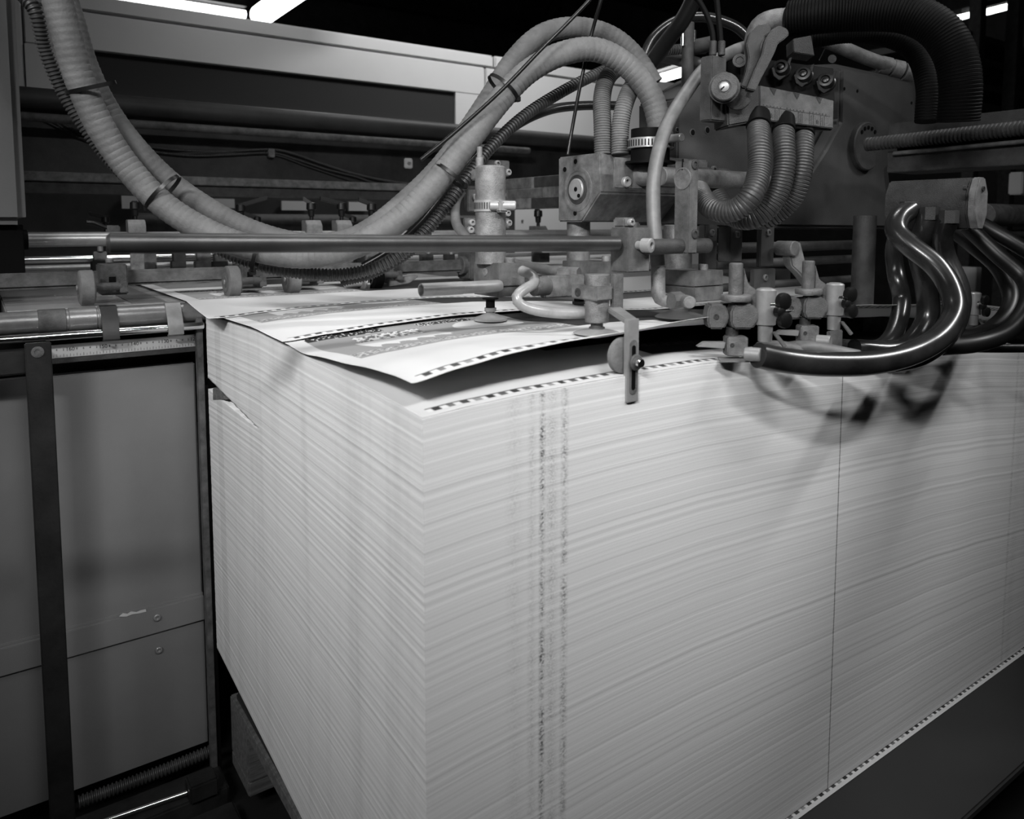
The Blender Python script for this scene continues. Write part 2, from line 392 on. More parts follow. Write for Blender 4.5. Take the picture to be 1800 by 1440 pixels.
def sheet(name, label, x0, x1, y0, y1, zf, pr, nx, ny, uo=0., vo=0.):
    vs = []; cols = []; fs = []
    for j in range(ny + 1):
        for i in range(nx + 1):
            x = x0 + (x1 - x0) * i / nx; y = y0 + (.03 * j / 70 if j <= 70 else .03 + (y1 - y0 - .03) * (j - 70) / (ny - 70)); vs.append(V((x, y, zf(x, y)))); cols.append(pr(x - x0 + uo, y - y0 + vo))
    for j in range(ny):
        for i in range(nx): a = j*(nx+1) + i; fs.append((a, a+1, a+nx+2, a+nx+1))
    me = bpy.data.meshes.new(name); L = V(((x0+x1)/2, (y0+y1)/2, zf(x0, y1))); me.from_pydata([tuple(q - L) for q in vs], [], fs); me.update()
    ca = me.color_attributes.new('print', 'FLOAT_COLOR', 'POINT'); ca.data.foreach_set('color', [q for c in cols for q in (c, c, c, 1)])
    me.shade_smooth(); me.materials.append(M['printed_paper']); o = bpy.data.objects.new(name, me); COL.objects.link(o); o.location = L
    sm = o.modifiers.new('thickness', 'SOLIDIFY'); sm.thickness = .0003; sm.offset = 0
    return tag(o, label, 'sheet of paper', 'printed sheets travelling over the stack')
LIFT = [(0, .027), (.04, .031), (.1, .036), (.17, .040), (.24, .042), (.33, .048), (.41, .052), (.7, .062), (1.25, .07)]
BZ = .838
def liftfall(x, y):
    q = min(1, max(0, (x - .10) / .15)) * .5; return (1 - q + q * math.exp(-(y/.05)**2)) * math.exp(-(y/(.17 + .14*q))**2)
def zA(x, y): return ztop(x, y) + .0016 + lerp_tab(LIFT, x) * liftfall(x, y) + .0045 * min(1, y / .2) * (1 - .6*math.exp(-((y-.28)/.04)**2))
def zC(x, y):
    h = zA(min(x, .62), min(y, .72)) + .0014 + .004 * math.exp(-((x-.25)/.2)**2) * math.exp(-((y-.36)/.1)**2)
    t = min(1, max(0, (y - .60) / .13)); return h * (1-t) + (BZ + .0025) * t
def zD(x, y):
    h = ztop(min(x, .62), min(y, .72)) + .0085; t = min(1, max(0, (y - .60) / .13)); return max(h * (1-t) + (BZ + .0045) * t, zC(x, y) + .0012)
sheet('printed_sheet', 'white sheet lying flat on the stack, black panel and dark edge bars showing', 0, PW, .001, PL, lambda x, y: ztop(x, y) + .0008, print_b, 900, 330)
sheet('printed_sheet', 'printed sheet whose near edge is lifted by the suckers, curling up at the corner', -.004, PW-.004, .012, PL, zA, print_a, 900, 330)
sheet('printed_sheet', 'printed sheet already shifted forward whose edge bars cross the middle of the stack', -.008, PW-.01, .335, 1.06, zC, print_a, 700, 300)
sheet('printed_sheet', 'most advanced printed sheet, lying on the feed table under the rubber wheels', -.03, PW-.03, .59, 1.32, zD, print_a, 700, 300)
sheet('printed_sheet', 'lowest sheet under the stack, its edge bars peeping out along the bottom', .42, PW, -.007, PL, lambda x, y: .1862 + .0006*min(1, max(0, (y+.007)/.02)), lambda u, v: print_b(u, v + .004), 700, 120)
# pallet and the dark board under the stack
t = thing('pallet', 'wooden pallet under the left side of the paper stack', 'pallet', (.6, .4, .0))
MB().box((.015, .01, .150), (1.2, .72, .172), .002).build('deck_board', 'wood', t)
for y in (.02, .33, .64): 
    MB().box((.02, y, .06), (.16, y+.1, .150), .002).build('block', 'wood', t); MB().box((.02, y, .035), (1.2, y+.1, .06), .002).build('skid', 'wood', t)
tag(MB().box((.02, -.132, .172), (1.6, .70, .1855), .003).build('stacking_board', 'board'), 'dark smooth board beneath the stack, projecting at the lower right', 'board')
tag(MB().box((.40, -.33, .06), (2.0, -.23, .15), .01).build('floor_rail', 'grimy'), 'dark worn rail on the floor at the lower right corner', 'rail')
tag(MB().prism([at(374, 682, X=-.001) , at(374, 704, X=-.001), at(397, 703, X=-.001), at(385, 684, X=-.001)], (.02, 0, 0), .001).build('wedge', 'wood'), 'small wooden wedge pushed between the sheets by the dark post', 'wedge')

# ================================================================== PRESS BEHIND THE STACK
def xat(px, py, Y): return at(px, py, Y=Y).x
def zat(px, py, Y): return at(px, py, Y=Y).z
# feed table with its front roller
t = thing('feed_table', 'smooth grey feed table behind the stack with dark tapes and edge roller', 'feed table', (.5, 1.3, .8))
MB().box((-.27, .766, .80), (1.6, 2.1, BZ), .002).build('table_top', 'deck', t)
for x in (-.10, .30, .75): MB().box((x, .78, BZ), (x+.05, 2.0, BZ+.0012), 0).build('tape', 'tape', t)
r = .0165; zc = .8215
m = MB(); m.cyl((-.30, .757, zc), (1.5, .757, zc), r)
rl = m.build('roller', 'roller_grey', t)
for a, b in ((66, 116), (120, 170), (172, 181)): MB().cyl((xat(a, 566, .757), .757, zc), (xat(b, 566, .757), .757, zc), r + .0012).build('sleeve', 'roller_grey' if a != 66 else 'cast', rl)
t = thing('stop_rod', 'thin polished rod running below the edge roller at left', 'rod', (-.2, .735, .79))
a = at(0, 598, Y=.735); b = at(349, 573, Y=.735); zr = (a.z + b.z) / 2
MB().cyl((-.45, .735, zr), (-.004, .735, zr), .0062).build('rod', 'chrome', t)
def clip(px, label, mt, first=None):
    x = xat(px, 580, .73); wd = .0115; t = thing('strap_clip', label, 'clip', (x, .74, zr), 'strap clips over the polished rod')
    m = MB(); prof = [(.760, zc+.019), (.747, zc+.018), (.738, zc+.006), (.7265, zr+.004), (.7255, zr-.010), (.735, zr-.0135), (.737, zr-.0115), (.7285, zr-.008), (.7292, zr+.003), (.741, zc+.005), (.749, zc+.0155), (.760, zc+.0165)]
    m.prism([(x - wd, y, z) for y, z in prof], (wd*2, 0, 0), .0003); m.build('strap', mt, t); return t
clip(195, 'dull bent strap clip over the rod, left one of the two', 'bar_dark'); clip(309, 'shiny bent strap clip over the rod, right one beside the post', 'steel')
# ruler
t = thing('ruler', 'narrow measuring scale with numbers below the polished rod', 'ruler', (-.12, .757, .775))
x0 = xat(90, 615, .757) - .0; x1 = -.006
MB().box((x0, .757, .7645), (x1, .764, .784), .0005).build('scale_strip', 'ruler', t); MB().box((x0, .753, .757), (x1, .766, .7640), .0005).build('holder', 'cast_dark', t)
def text_mesh(txt, size):
    c = bpy.data.curves.new('t', 'FONT'); c.body = txt; c.size = size; c.align_x = 'CENTER'; c.extrude = .0001
    o = bpy.data.objects.new('t', c); COL.objects.link(o); dg = bpy.context.evaluated_depsgraph_get(); me = bpy.data.meshes.new_from_object(o.evaluated_get(dg))
    v = [q.co.copy() for q in me.vertices]; f = [tuple(p.vertices) for p in me.polygons]; bpy.data.objects.remove(o); bpy.data.curves.remove(c); bpy.data.meshes.remove(me); return v, f
def textbox(mb, txt, size, o, ux=V((1, 0, 0)), uy=V((0, 0, 1))):
    v, f = text_mesh(txt, size); n = ux.cross(uy); mb.add([V(o) + ux*q.x + uy*q.y + n*q.z for q in v], f)
m = MB(); pxs = [(122, '160'), (181, '150'), (236, '140'), (290, '130'), (343, '120')]; xs = [xat(p, 605, .757) for p, _ in pxs]
st = (xs[3] - xs[1]) / 2
for i in range(5):
    xx = xs[3] + (i - 3) * st; textbox(m, pxs[i][1], .0080, (xx, .7566, .7745))
    for k, d in enumerate('2468' if i else '24'):
        textbox(m, d, .0045, (xx - st * (k+1) / 5, .7566, .7755)); 
    for k in range(10):
        xq = xx - st*k/10
        if xq > x0 + .002: m.box((xq - .00018, .7564, .766), (xq + .00018, .757, .7705 if k % 2 == 0 else .769), 0)
m.build('numerals', 'ink', t)
# lower frame of the press
t = thing('lower_cover', 'grey painted lower cover of the press to the left of the stack', 'machine panel', (-.3, .79, .05))
MB().box((-1.2, .785, .06), (-.008, .80, .332), .001).build('lower_plate', 'paint_panel', t)
MB().box((-1.2, .7795, .285), (-.008, .785, .328), .001).build('cover_strip', 'paint_panel', t)
MB().box((-1.2, .788, .328), (-.008, .81, .733), .002).build('upper_plate', 'paint_panel', t)
for px, py in ((276, 1085), (279, 1142)):
    p = at(px, py, Y=.779 if py < 1100 else .784); screw(p, (0, -1, 0), .0055, t, 'steel', .004, 'bolt')
m = MB(); pts = [at(*q, Y=.7793) for q in ((209, 1084), (216, 1078), (224, 1079), (230, 1075), (240, 1076), (247, 1073), (256, 1071), (257, 1075), (246, 1078), (232, 1080), (222, 1084))]
m.prism(pts, (0, -.0006, 0), 0); m.build('paint_chip', 'white_part', t)
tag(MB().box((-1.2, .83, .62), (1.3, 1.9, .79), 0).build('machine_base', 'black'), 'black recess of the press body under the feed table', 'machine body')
t = thing('upright_bar', 'dark worn upright bar with a socket screw at its top, left foreground', 'bar', (-.235, .71, 0))
MB().box((xat(43, 620, .712), .700, 0), (xat(90, 620, .712), .712, .797), .0015).build('bar', 'bar_dark', t)
p = at(66, 619, Y=.700); screw(p, (0, -1, 0), .0080, t, 'cast', .0015, 'socket_screw')
tag(MB().box((-1.0, .715, .752), (xat(90, 620, .715)-.004, .75, .785), .002).build('cross_bar', 'bar_dark'), 'dark cross bar behind the worn upright bar at the left edge', 'bar')
t = thing('guide_post', 'narrow dark guide post standing against the left rear corner of the stack', 'post', (-.01, .75, 0))
MB().box((-.0135, .742, 0.0), (-.0035, .756, .842), .0008).build('post', 'cast', t); MB().box((-.0035, .746, 0.0), (.004, .756, .70), .0008).build('backing_strip', 'black', t)
tag(MB().box((xat(330, 650, .75), .745, .735), (xat(358, 650, .75)-.06, .748, .75), 0).build('stub_bracket', 'bar_dark'), 'small dark bracket beside the worn upright bar', 'bracket') if False else None
# machinery on the floor, lower left
t = thing('floor_slide', 'dark slide rail with polished rod on the floor left of the stack', 'rail', (-.2, .69, 0))
a = at(150, 1455, Z=.05); b = at(330, 1393, Z=.05); MB().cyl(a, b, .0035).build('rod', 'chrome', t); MB().box((a.x-.4, a.y - .02, .0), (.0, a.y + .05, .038), .003).build('bed', 'grimy', t)
MB().box((b.x, b.y-.016, .036), (b.x+.045, b.y+.02, .066), .003).build('end_block', 'bar_dark', t)
m, _ = hose([V((-.21, .765, .052)), V((-.1, .765, .052)), V((-.01, .765, .055))], .010, 'corr', .006, .25); tag(m.build('ribbed_conduit', 'ribbed_dark'), 'black ribbed conduit along the foot of the grey panel', 'conduit')
tag(MB().box((-.7, .35, .0), (.0, .66, .03), .004).build('floor_plate', 'grimy'), 'dark oily floor plate below the pallet corner', 'floor plate')

# side cover at the left edge
t = thing('side_cover', 'rounded light grey machine cover at the top left edge', 'machine cover', (-.5, 1.0, 1))
xr = xat(37, 200, .90); MB().box((-1.1, .90, zat(30, 395, .90)), (xr, 1.5, 1.75), .012).build('shell', 'paint_mid', t)
MB().box((-1.1, .93, .86), (xr - .004, .96, zat(30, 395, .90)), .001).build('leg', 'black', t)
# ----------------------- rear covers
t = thing('press_cover', 'large white press cover with long dark window across the upper left', 'machine cover', (1, 2.6, .9))
Yc = 2.4; zt1 = zat(500, 42, Yc); xl = xat(44, 100, Yc); xs_ = xat(852, 150, Yc); zg = 1.676; zb_ = 1.20
MB().box((xl - 1.5, Yc, zb_), (xl - .004, 3.3, zt1), .004).build('left_panel', 'paint_light', t)
m = MB(); wx0 = xat(126, 90, Yc); wx1 = xat(801, 190, Yc); wz1 = 1.546; wz0 = 1.402
m.box((xl, Yc, wz1), (xs_, Yc+.03, zg - .006), .004); m.box((xl, Yc, wz0), (wx0, Yc+.03, wz1), 0); m.box((wx1, Yc, wz0), (xs_, Yc+.03, wz1), 0); m.box((xl, Yc, zb_), (xs_, Yc+.03, wz0), 0)
m.build('front_panel', 'paint_light', t)
MB().box((xl, Yc+.004, zg), (xs_+.05, 3.3, zt1), .006).build('top_rail', 'paint_light', t)
MB().box((xs_+.006, Yc, zb_), (xat(1260, 200, Yc), 3.3, zg - .006), .004).build('right_panel', 'paint_light', t); MB().box((xs_+.056, Yc, zg), (xat(1260, 200, Yc), 3.3, zt1), .006).build('right_top_rail', 'paint_light', t)
MB().box((wx0, Yc+.012, wz0), (wx1, Yc+.02, wz1), 0).build('window', 'smoked_glass', t)
MB().box((xl, Yc+.04, zb_), (xs_, 3.3, zg), 0).build('interior', 'grimy', t)
# rails and beams in front of it
def rail(name, label, Y, z, r, x0, x1, m, cat='rail'):
    return tag(MB().cyl((x0, Y, z), (x1, Y, z), r).build(name, m), label, cat)
x0 = -.21
rail('guard_tube', 'thick grey round tube running right below the white press cover', 1.6, 1.2625, .0255, -.33, 2.3, 'housing')
rail('slim_tube', 'slim worn tube below the thick round tube', 1.55, 1.2125, .0105, -.33, 1.25, 'cast')
tag(MB().box((-.6, 1.64, 1.075), (2.2, 1.70, 1.25), .004).build('crossbeam', 'grimy'), 'dark grimy cast crossbeam carrying thin cables', 'beam')
t = thing('profile_bar', 'grey flat profile bar below the dark crossbeam', 'bar', (.3, 1.5, 1.04))
MB().prism([(-.5, 1.50, 1.064), (-.5, 1.506, 1.086), (-.5, 1.56, 1.086), (-.5, 1.56, 1.064)], (1.55, 0, 0), .002).build('upper_face', 'cast', t); MB().box((-.5, 1.512, 1.036), (1.05, 1.56, 1.064), .001).build('lower_web', 'cast_dark', t)
Y = 1.63
for pts, r, lab in (([(60, 205), (95, 215), (135, 240), (180, 250), (240, 256), (330, 265), (400, 266), (478, 263), (520, 272), (560, 286), (620, 305), (680, 318), (745, 326)], .0042, 'thin ribbed cable draped along the dark crossbeam, upper one'),
                    ([(100, 213), (140, 232), (200, 246), (240, 262), (330, 273), (400, 272), (478, 269), (520, 280), (575, 298), (630, 312), (665, 325)], .0042, 'thin ribbed cable draped along the dark crossbeam, lower one')):
    m, _ = hose([at(x, y, Y=Y) for x, y in pts], r, 'corr', .006, .2, 10); tag(m.build('thin_cable', 'ribbed_grey'), lab, 'cable', 'thin cables on the crossbeam')
m, _ = hose([at(x, y, Y=1.632) for x, y in ((70, 208), (110, 228), (160, 250), (260, 268), (400, 269), (480, 272), (540, 292), (600, 312), (640, 325))], .0025, 'smooth', seg=10); tag(m.build('thin_wire', 'ribbed_grey'), 'thin smooth wire running beside the ribbed cables', 'cable')
p = at(478, 269, Y=1.618); tag(MB().box(p - V((.009, .0, .012)), p + V((.009, .012, .012)), .002).build('cable_clip', 'cast_light'), 'small pale clip holding the thin cables', 'clip')
t = thing('cable_mount', 'small pale square cable mount with a screw on the dark crossbeam', 'cable mount', at(719, 287, Y=1.635))
p = at(719, 287, Y=1.63); MB().box(p - V((.014, .0, .016)), p + V((.014, .010, .016)), .003).build('plate', 'white_part', t); screw(p, (0, -1, 0), .006, t, 'steel', .004)
# dark interior below the profile bar, mirror-dark panel with roller, white panels beyond
tag(MB().box((-.6, 2.05, .84), (xat(905, 400, 2.05), 2.10, 1.08), 0).build('inner_cover', 'paint_dark'), 'dark inner press panel seen below the profile bar', 'machine panel')
t = thing('dark_roller', 'long dark roller behind the clamp levers', 'roller', (.6, 1.9, BZ)); x = xat(235, 380, 1.9)
MB().cyl((x, 1.9, .968), (1.35, 1.9, .968), .030).build('cylinder', 'cast_dark', t)
for q in (x + .02, 1.30): MB().box((q, 1.89, BZ), (q + .02, 1.91, .95), .001).build('stand', 'black', t)
for i, (a, b, y0, y1) in enumerate(((213, 243, 344, 367), (362, 412, 349, 366), (494, 541, 353, 370), (612, 646, 355, 371))):
    p = at(a, y0, Y=2.04); q = at(b, y1, Y=2.04); tag(MB().box((p.x, 2.035, q.z), (q.x, 2.045, p.z), 0).build('white_plate', 'bright_paint'), ['small white plate behind the left clamp lever, beside the big hose', 'small white plate left of the long clamp lever', 'small white plate left of the middle clamp levers', 'small white plate under the rightmost rear clamp lever'][i], 'plate', 'white plates behind the clamp levers')
t = thing('white_cabinet', 'white cabinet seen low between the two grey columns', 'cabinet', (2, 2.6, .0))
xa = xat(895, 400, 2.3); xb = xat(1120, 400, 2.3)
MB().box((xa, 2.3, .80), (xb, 2.35, 1.12), .003).build('door', 'bright_paint', t); MB().box((xa - .1, 2.36, 0), (xb + .6, 2.9, 1.12), .003).build('body', 'paint_light', t)
for px, py in ((918, 388),): screw(at(px, py, Y=2.3), (0, -1, 0), .006, t, 'steel', .003)
p = at(1716, 306, d=2.6); q = at(1840, 344, d=2.6)
tag(MB().box((p.x, p.y-.1, q.z), (q.x + .5, q.y, p.z), .004).build('white_cover', 'paint_light'), 'bright white panel at the right edge behind the dark beam', 'machine panel')
p = at(1728, 378, d=1.7); tag(MB().cyl(p, p + V((.8, 0, 0)), .0255).build('grey_roller', 'cast_light'), 'light grey round roller at the right edge below the white panel', 'roller')
p = at(1735, 412, d=1.75); tag(MB().cyl(p, p + V((.8, 0, 0)), .010).build('thin_roller', 'cast'), 'thin roller below the light grey one at the right edge', 'roller')
p = at(1715, 500, d=2.3); q = at(1745, 590, d=2.3)
tag(MB().box((p.x, p.y, .0), (q.x, p.y + .05, at(1715, 470, d=2.3).z), .002).build('white_post', 'paint_light'), 'pale post behind the black looping hoses at right', 'post')

# ----------------------- shafts with wheels, clamp levers
def shaft_px(name, label, px0, px1, py, Y, r, m, x1=None):
    z = zat(px0, py, Y); return tag(MB().cyl((xat(px0, py, Y), Y, z), (x1 if x1 else xat(px1, py, Y), Y, z), r).build(name, m), label, 'shaft')
t = thing('polished_shaft', 'thick polished shaft with black end collar left of the long grey rod', 'shaft', (-.2, 1.0, .938))
MB().cyl((-.232, 1.0, .938), (1.35, 1.0, .938), .0130).build('shaft', 'steel', t); MB().cyl((-.262, 1.0, .938), (-.226, 1.0, .938), .0175).build('collar', 'black', t)
shaft_px('bright_shaft', 'thin bright shaft in the shadows behind the wheels', 40, 900, 457, 1.3, .008, 'chrome', 1.5)
shaft_px('lower_shaft', 'thin dark shaft low behind the wheels', 40, 900, 472, 1.25, .006, 'steel', 1.5)
tag(MB().box((-.5, .852, .8625), (.62, .868, .8885), .006).build('wheel_shaft', 'cast'), 'flat grey bar that carries the rubber wheels', 'bar')
# wheel unit
def wheel_unit(px, py, label, mt='rubber_roller'):
    c = at(px, py, Y=.79); c.z = max(c.z, BZ + .0285); t = thing('roller_unit', label, 'wheel', (c.x, c.y, c.z - .0275), 'rubber feed wheels')
    W_ = .0115; m = MB(); m.lathe(c - V((W_, 0, 0)), (1, 0, 0), [(0, .021), (.0005, .0225), (0.001, .025), (.003, .0272), (2*W_ - .003, .0272), (2*W_ - .001, .025), (2*W_, .021)], 40); m.build('tyre', mt, t)
    m = MB(); m.lathe(c - V((W_ + .001, 0, 0)), (1, 0, 0), [(0, .006), (.0003, .0105), (.002, .0105), (.0021, .0125), (.001, .0165), (.0008, .0195), (2*W_ + .0012, .0195), (2*W_+.002, .008)], 32); hb = m.build('hub', 'cast_light' if mt != 'rubber' else 'cast', t)
    MB().cyl(c - V((W_+.0025, 0, 0)), c - V((W_, 0, 0)), .0042).build('axle_end', 'steel', hb)
    MB().cyl(c + V((W_, 0, 0)), c + V((.05, 0, 0)), .0065).build('axle', 'cast', t)
    m = MB(); x = c.x + .024; m.box((x, c.y + .034, BZ + .012), (x + .040, c.y + .086, BZ + .062), .002); m.build('clamp_block', 'cast', t)
    m = MB(); m.prism([(x + .022, c.y - .008, c.z - .010), (x + .022, c.y + .036, c.z - .012), (x + .022, c.y + .036, c.z + .002), (x + .022, c.y + .014, c.z + .006), (x + .022, c.y - .004, c.z + .008)], (.012, 0, 0), .001); m.build('arm', 'cast', t)
    MB().box((x + .012, c.y + .033, BZ + .022), (x + .022, c.y + .0345, BZ + .042), 0).build('slot', 'black', t)
    screw(V((x + .018, c.y + .065, BZ + .064)), (0, 0, 1), .006, t, 'cast_light', .006, 'bolt')
    return t
wheel_unit(152, 508, 'dark rubber wheel farthest left, over the bare feed table')
wheel_unit(408, 503, 'pale rubber wheel just behind the left rear corner of the stack')
wheel_unit(513, 503, 'rubber wheel directly under the ribbed hose')
wheel_unit(658, 498, 'dark wheel on the right beside the polished ring', 'rubber')
c = at(636, 497, Y=.80); t = thing('ring_roller', 'narrow polished ring wheel left of the dark wheel', 'wheel', c)
MB().lathe(c, (1, 0, 0), [(0, .018), (.001, .025), (.006, .025), (.007, .018)], 36).build('ring', 'chrome', t); MB().lathe(c - V((.003, 0, 0)), (1, 0, 0), [(0, .008), (.001, .018), (.009, .018), (.01, .008)], 30).build('hub', 'cast_light', t)
MB().cyl(c - V((.035, 0, 0)), c, .008).build('axle', 'steel', t)
t = thing('flat_guide', 'flat pointed sheet guide to the right of the dark wheel', 'guide', at(690, 495, Y=.80)); a = at(684, 498, Y=.80)
MB().prism([at(684, 491, Y=.8), at(684, 504, Y=.8), at(720, 498, Y=.79), at(735, 487, Y=.79), at(734, 483, Y=.79)], (0, .012, 0), .001).build('blade', 'cast_light', t); MB().box(a + V((-.004, .004, .0)), a + V((.014, .05, .045)), .002).build('holder', 'cast', t)
# clamp levers with their brackets
def lever(px, py, tip, label, blk=True, Y=1.0, sc=1.0, drop=.86, grp='black clamp levers'):
    c = at(px, py, Y=Y); k = mpp(c) * sc; t = thing('clamp_lever', label, 'lever', (c.x, c.y, drop), grp)
    m = MB(); m.lathe(c + V((0, 0, 4*k)), (0, 0, -1), [(0, 5*k), (1*k, 8*k), (12*k, 8.5*k), (14*k, 6*k), (24*k, 5*k), (25*k, 3.4*k), (36*k, 3.4*k)], 16); m.build('hub', 'black_plastic', t)
    if not blk: MB().cyl((c.x, c.y, BZ), (c.x, c.y, c.z - 30*k), 4*k).build('stand', 'cast_dark', t)
    e = c + V((tip[0]*k, tip[1]*k*1.0, -tip[2]*k)); d = (e - c).normalized(); sd = d.cross(V((0, 0, 1))).normalized()
    m = MB(); a = c + V((0, 0, 2*k)); m.prism([a - d*6*k - sd*5*k - V((0,0,4*k)), a - d*6*k + sd*5*k - V((0,0,4*k)), a - d*6*k + sd*5*k + V((0,0,4*k)), a - d*6*k - sd*5*k + V((0,0,4*k))], e - c + d*6*k, k); m.build('handle', 'black_plastic', t)
    if blk:
        b = MB(); zt = c.z - 27*k; w2 = 14*k; b.prism([(c.x - w2, c.y - 8*k, zt), (c.x + w2, c.y - 8*k, zt), (c.x + w2, c.y - 16*k, zt - 9*k), (c.x + w2, c.y - 16*k, zt - 30*k), (c.x - w2, c.y - 16*k, zt - 30*k), (c.x - w2, c.y - 16*k, zt - 9*k)][0:1] + [(c.x - w2, c.y + 12*k, zt), (c.x - w2, c.y + 12*k, zt - 30*k), (c.x - w2, c.y - 16*k, zt - 30*k), (c.x - w2, c.y - 16*k, zt - 9*k)], (2*w2, 0, 0), k)
        b.build('block', 'cast_light', t); MB().box((c.x - 10*k, c.y + 2*k, drop), (c.x + 12*k, c.y + 9*k, zt - 20*k), .001).build('plate', 'cast_light', t); MB().box((c.x-12*k, c.y-22*k, drop), (c.x+12*k, c.y+2*k, drop+18*k), .001).build('foot', 'cast_dark', t)
    return t
lever(237, 359, (0, -1, 0), 'black clamp knob under the big hose at left, on a pale block')
lever(423, 363, (44, -10, -14), 'black clamp lever with the longest handle, pointing right')
lever(547, 360, (-12, 6, -9), 'black clamp lever with short handle turned towards the press')
lever(600, 360, (-36, 6, -9), 'black clamp lever pointing left, above the hose loop')
lever(653, 361, (-22, 6, -8), 'black clamp lever nearest the rising hose')
for px, lab in ((452, 'dim rear clamp lever right of the long-handled one'), (620, 'dim rear clamp lever on the right behind the pale blocks'), (185, 'dim rear clamp lever far left in the dark')):
    lever(px, 384, (-30, 8, -9), lab, False, 1.35, .8, .93, 'rear clamp levers')
lever(946, 373, (0, -1, 0), 'black clamp knob standing alone between the grey columns', True, 1.15, .9)
t = thing('cranked_handle', 'dark curved handle above the left end of the long rod', 'lever', at(170, 380, Y=1.05))
m, _ = hose([at(x, y, Y=1.05) for x, y in ((152, 391), (165, 392), (182, 399), (200, 405))], .004, 'smooth'); m.build('handle', 'black_plastic', t); m = MB(); p = at(198, 400, Y=1.05); m.box(p - V((.012, .005, .010)), p + V((.012, .01, .004)), .002); m.build('pivot', 'cast', t)
# row of small brackets in the gap under the rod
rb = random.Random(3)
labs = ['small pale bracket plate behind the left wheel', 'small bracket plate right of the left wheel bracket', 'small dark bracket on the thin shaft', 'small stepped bracket near the second wheel', 'small bracket left of the hose belly', 'small bracket partly hidden by the hose belly', 'small pale bracket above the wheel under the ribbed hose', 'small bracket behind the ribbed hose', 'small bracket behind the dark wheel', 'small stepped bracket right of the dark wheel', 'small bracket near the pale air tube', 'small bracket left of the first grey column']
for i, px in enumerate((176, 262, 315, 358, 388, 470, 520, 590, 632, 705, 750, 790)):
    c = at(px, 462, Y=1.12 + .03 * (i % 3)); t = thing('shaft_bracket', labs[i], 'bracket', c, 'small brackets on the rear shafts'); wd = .010 + .006 * rb.random()
    MB().box(c + V((-wd, -.008, -.035)), c + V((wd, .012, .022)), .001).build('plate', ['cast_light', 'cast', 'cast_dark'][i % 3], t); MB().box(c + V((-wd*1.5, -.02, -.022)), c + V((wd*.6, .0, .004)), .001).build('step', ['cast_dark', 'cast_light'][i % 2], t)
    MB().cyl(c + V((0, -.01, .022)), c + V((0, -.01, .034)), .005).build('nut', 'steel', t)
t = thing('end_bearing', 'curved bearing housing at the right end of the wheel bar', 'bearing', at(815, 475, Y=.86)); c = at(808, 476, Y=.86); c.z = .8755
MB().cyl(c, c + V((.035, 0, 0)), .020).build('sleeve', 'cast', t); MB().box(c + V((.012, -.022, -.03)), c + V((.055, .03, .03)), .003).build('housing', 'cast', t)

# ================================================================== SUCTION HEAD
# long horizontal rod in the foreground
t = thing('long_rod', 'long dark grey round rod hanging across the picture above the stack', 'rod', (.1, .165, .94))
zr1 = .9475; zr2 = .941
MB().cyl((-.212, .165, .9485), (.322, .107, .9415), .0090, bev=.003).build('rod', 'rod', t)
# clamp block at its right end, with a locking screw
m, (ax, bx, ay, by, az, bz) = cbox(1073, 1104, 1143, 400, 480, .905); t = thing('rod_clamp', 'square grey block gripping the right end of the long rod', 'clamp block', (ax, ay, az))
m.build('block', 'cast', t); p = at(1143, 431, Y=ay - .002); q = at(1120, 431, Y=ay)
MB().cyl(q, q + V((.0, -.012, 0)), .005).build('screw_shank', 'alloy', t); MB().lathe(q + V((0, -.010, 0)), V((.25, -1, 0)), [(0, .0085), (.011, .0085), (.012, .007), (.012, .004), (.007, .0035)], 20).build('screw_head', 'alloy', t)
p = V((ax + .012, ay + .02, bz)); MB().box(p, p + V((.02, .02, .012)), .002).build('top_lug', 'cast_light', t); screw(p + V((.01, 0, .006)), (0, -1, 0), .0045, t, 'steel')
# short rod going on to the right
p = at(1143, 434, d=.925); t = thing('short_rod', 'short dark rod continuing to the right of the clamp block', 'rod', p); MB().cyl(p - V((.01, 0, 0)), p + V((.105, 0, 0)), .0095, bev=.003).build('rod', 'cast_dark', t)
# hanging square bar, foot and slotted roller arm
t = thing('hanging_roller_arm', 'slotted steel arm with small wheel hanging over the front edge of the stack', 'roller arm', at(1108, 712, d=.775))
dd = .775
m, (ax, bx, ay, by, az, bz) = cbox(1098, 1104, 1124, 562, 712, dd); 
MB().box((ax, ay, az), (bx, ay + .006, bz), .0006).build('slotted_plate', 'alloy', t)
cx = (ax + bx) / 2
def stadium(mb, cx, z0, z1, r, y, dy):
    pts = [(cx + r*cos(a), y, z1 + r*sin(a)) for a in [pi*i/10 for i in range(11)]] + [(cx + r*cos(a), y, z0 + r*sin(a)) for a in [pi + pi*i/10 for i in range(11)]]
    mb.prism(pts, (0, dy, 0), 0)
za = zat(1110, 605, ay); zb2 = zat(1110, 692, ay)
m = MB(); stadium(m, cx, zb2 + .004, za - .001, .0052, ay - .0006, .002); m.build('slot_recess', 'cast_light', t); m = MB(); stadium(m, cx, zb2+.006, za - .004, .0026, ay - .0009, .002); m.build('slot', 'black', t)
p = V((cx + .0015, ay - .001, zat(1112, 637, ay)))
MB().cyl(p, p + V((0, -.003, 0)), .0085).build('washer', 'cast', t); MB().lathe(p + V((0, -.003, 0)), (0, -1, 0), [(0, .0048), (.006, .0048), (.0068, .004)], 20).build('bolt', 'chrome', t)
MB().cyl(p, p + V((0, .022, 0)), .003).build('axle', 'steel', t)
c = V((cx - .004, ay + .012, p.z + .006)); MB().lathe(V((c.x, ay + .0075, c.z)), (0, 1, 0), [(0, .010), (.0005, .016), (.0015, .0185), (.007, .0185), (.008, .016), (.0085, .010)], 36).build('wheel', 'rubber_roller', t)
m, B = cbox(1072, 1078, 1097, 482, 552, .87); hb = V((B[0], B[2], B[4])); 
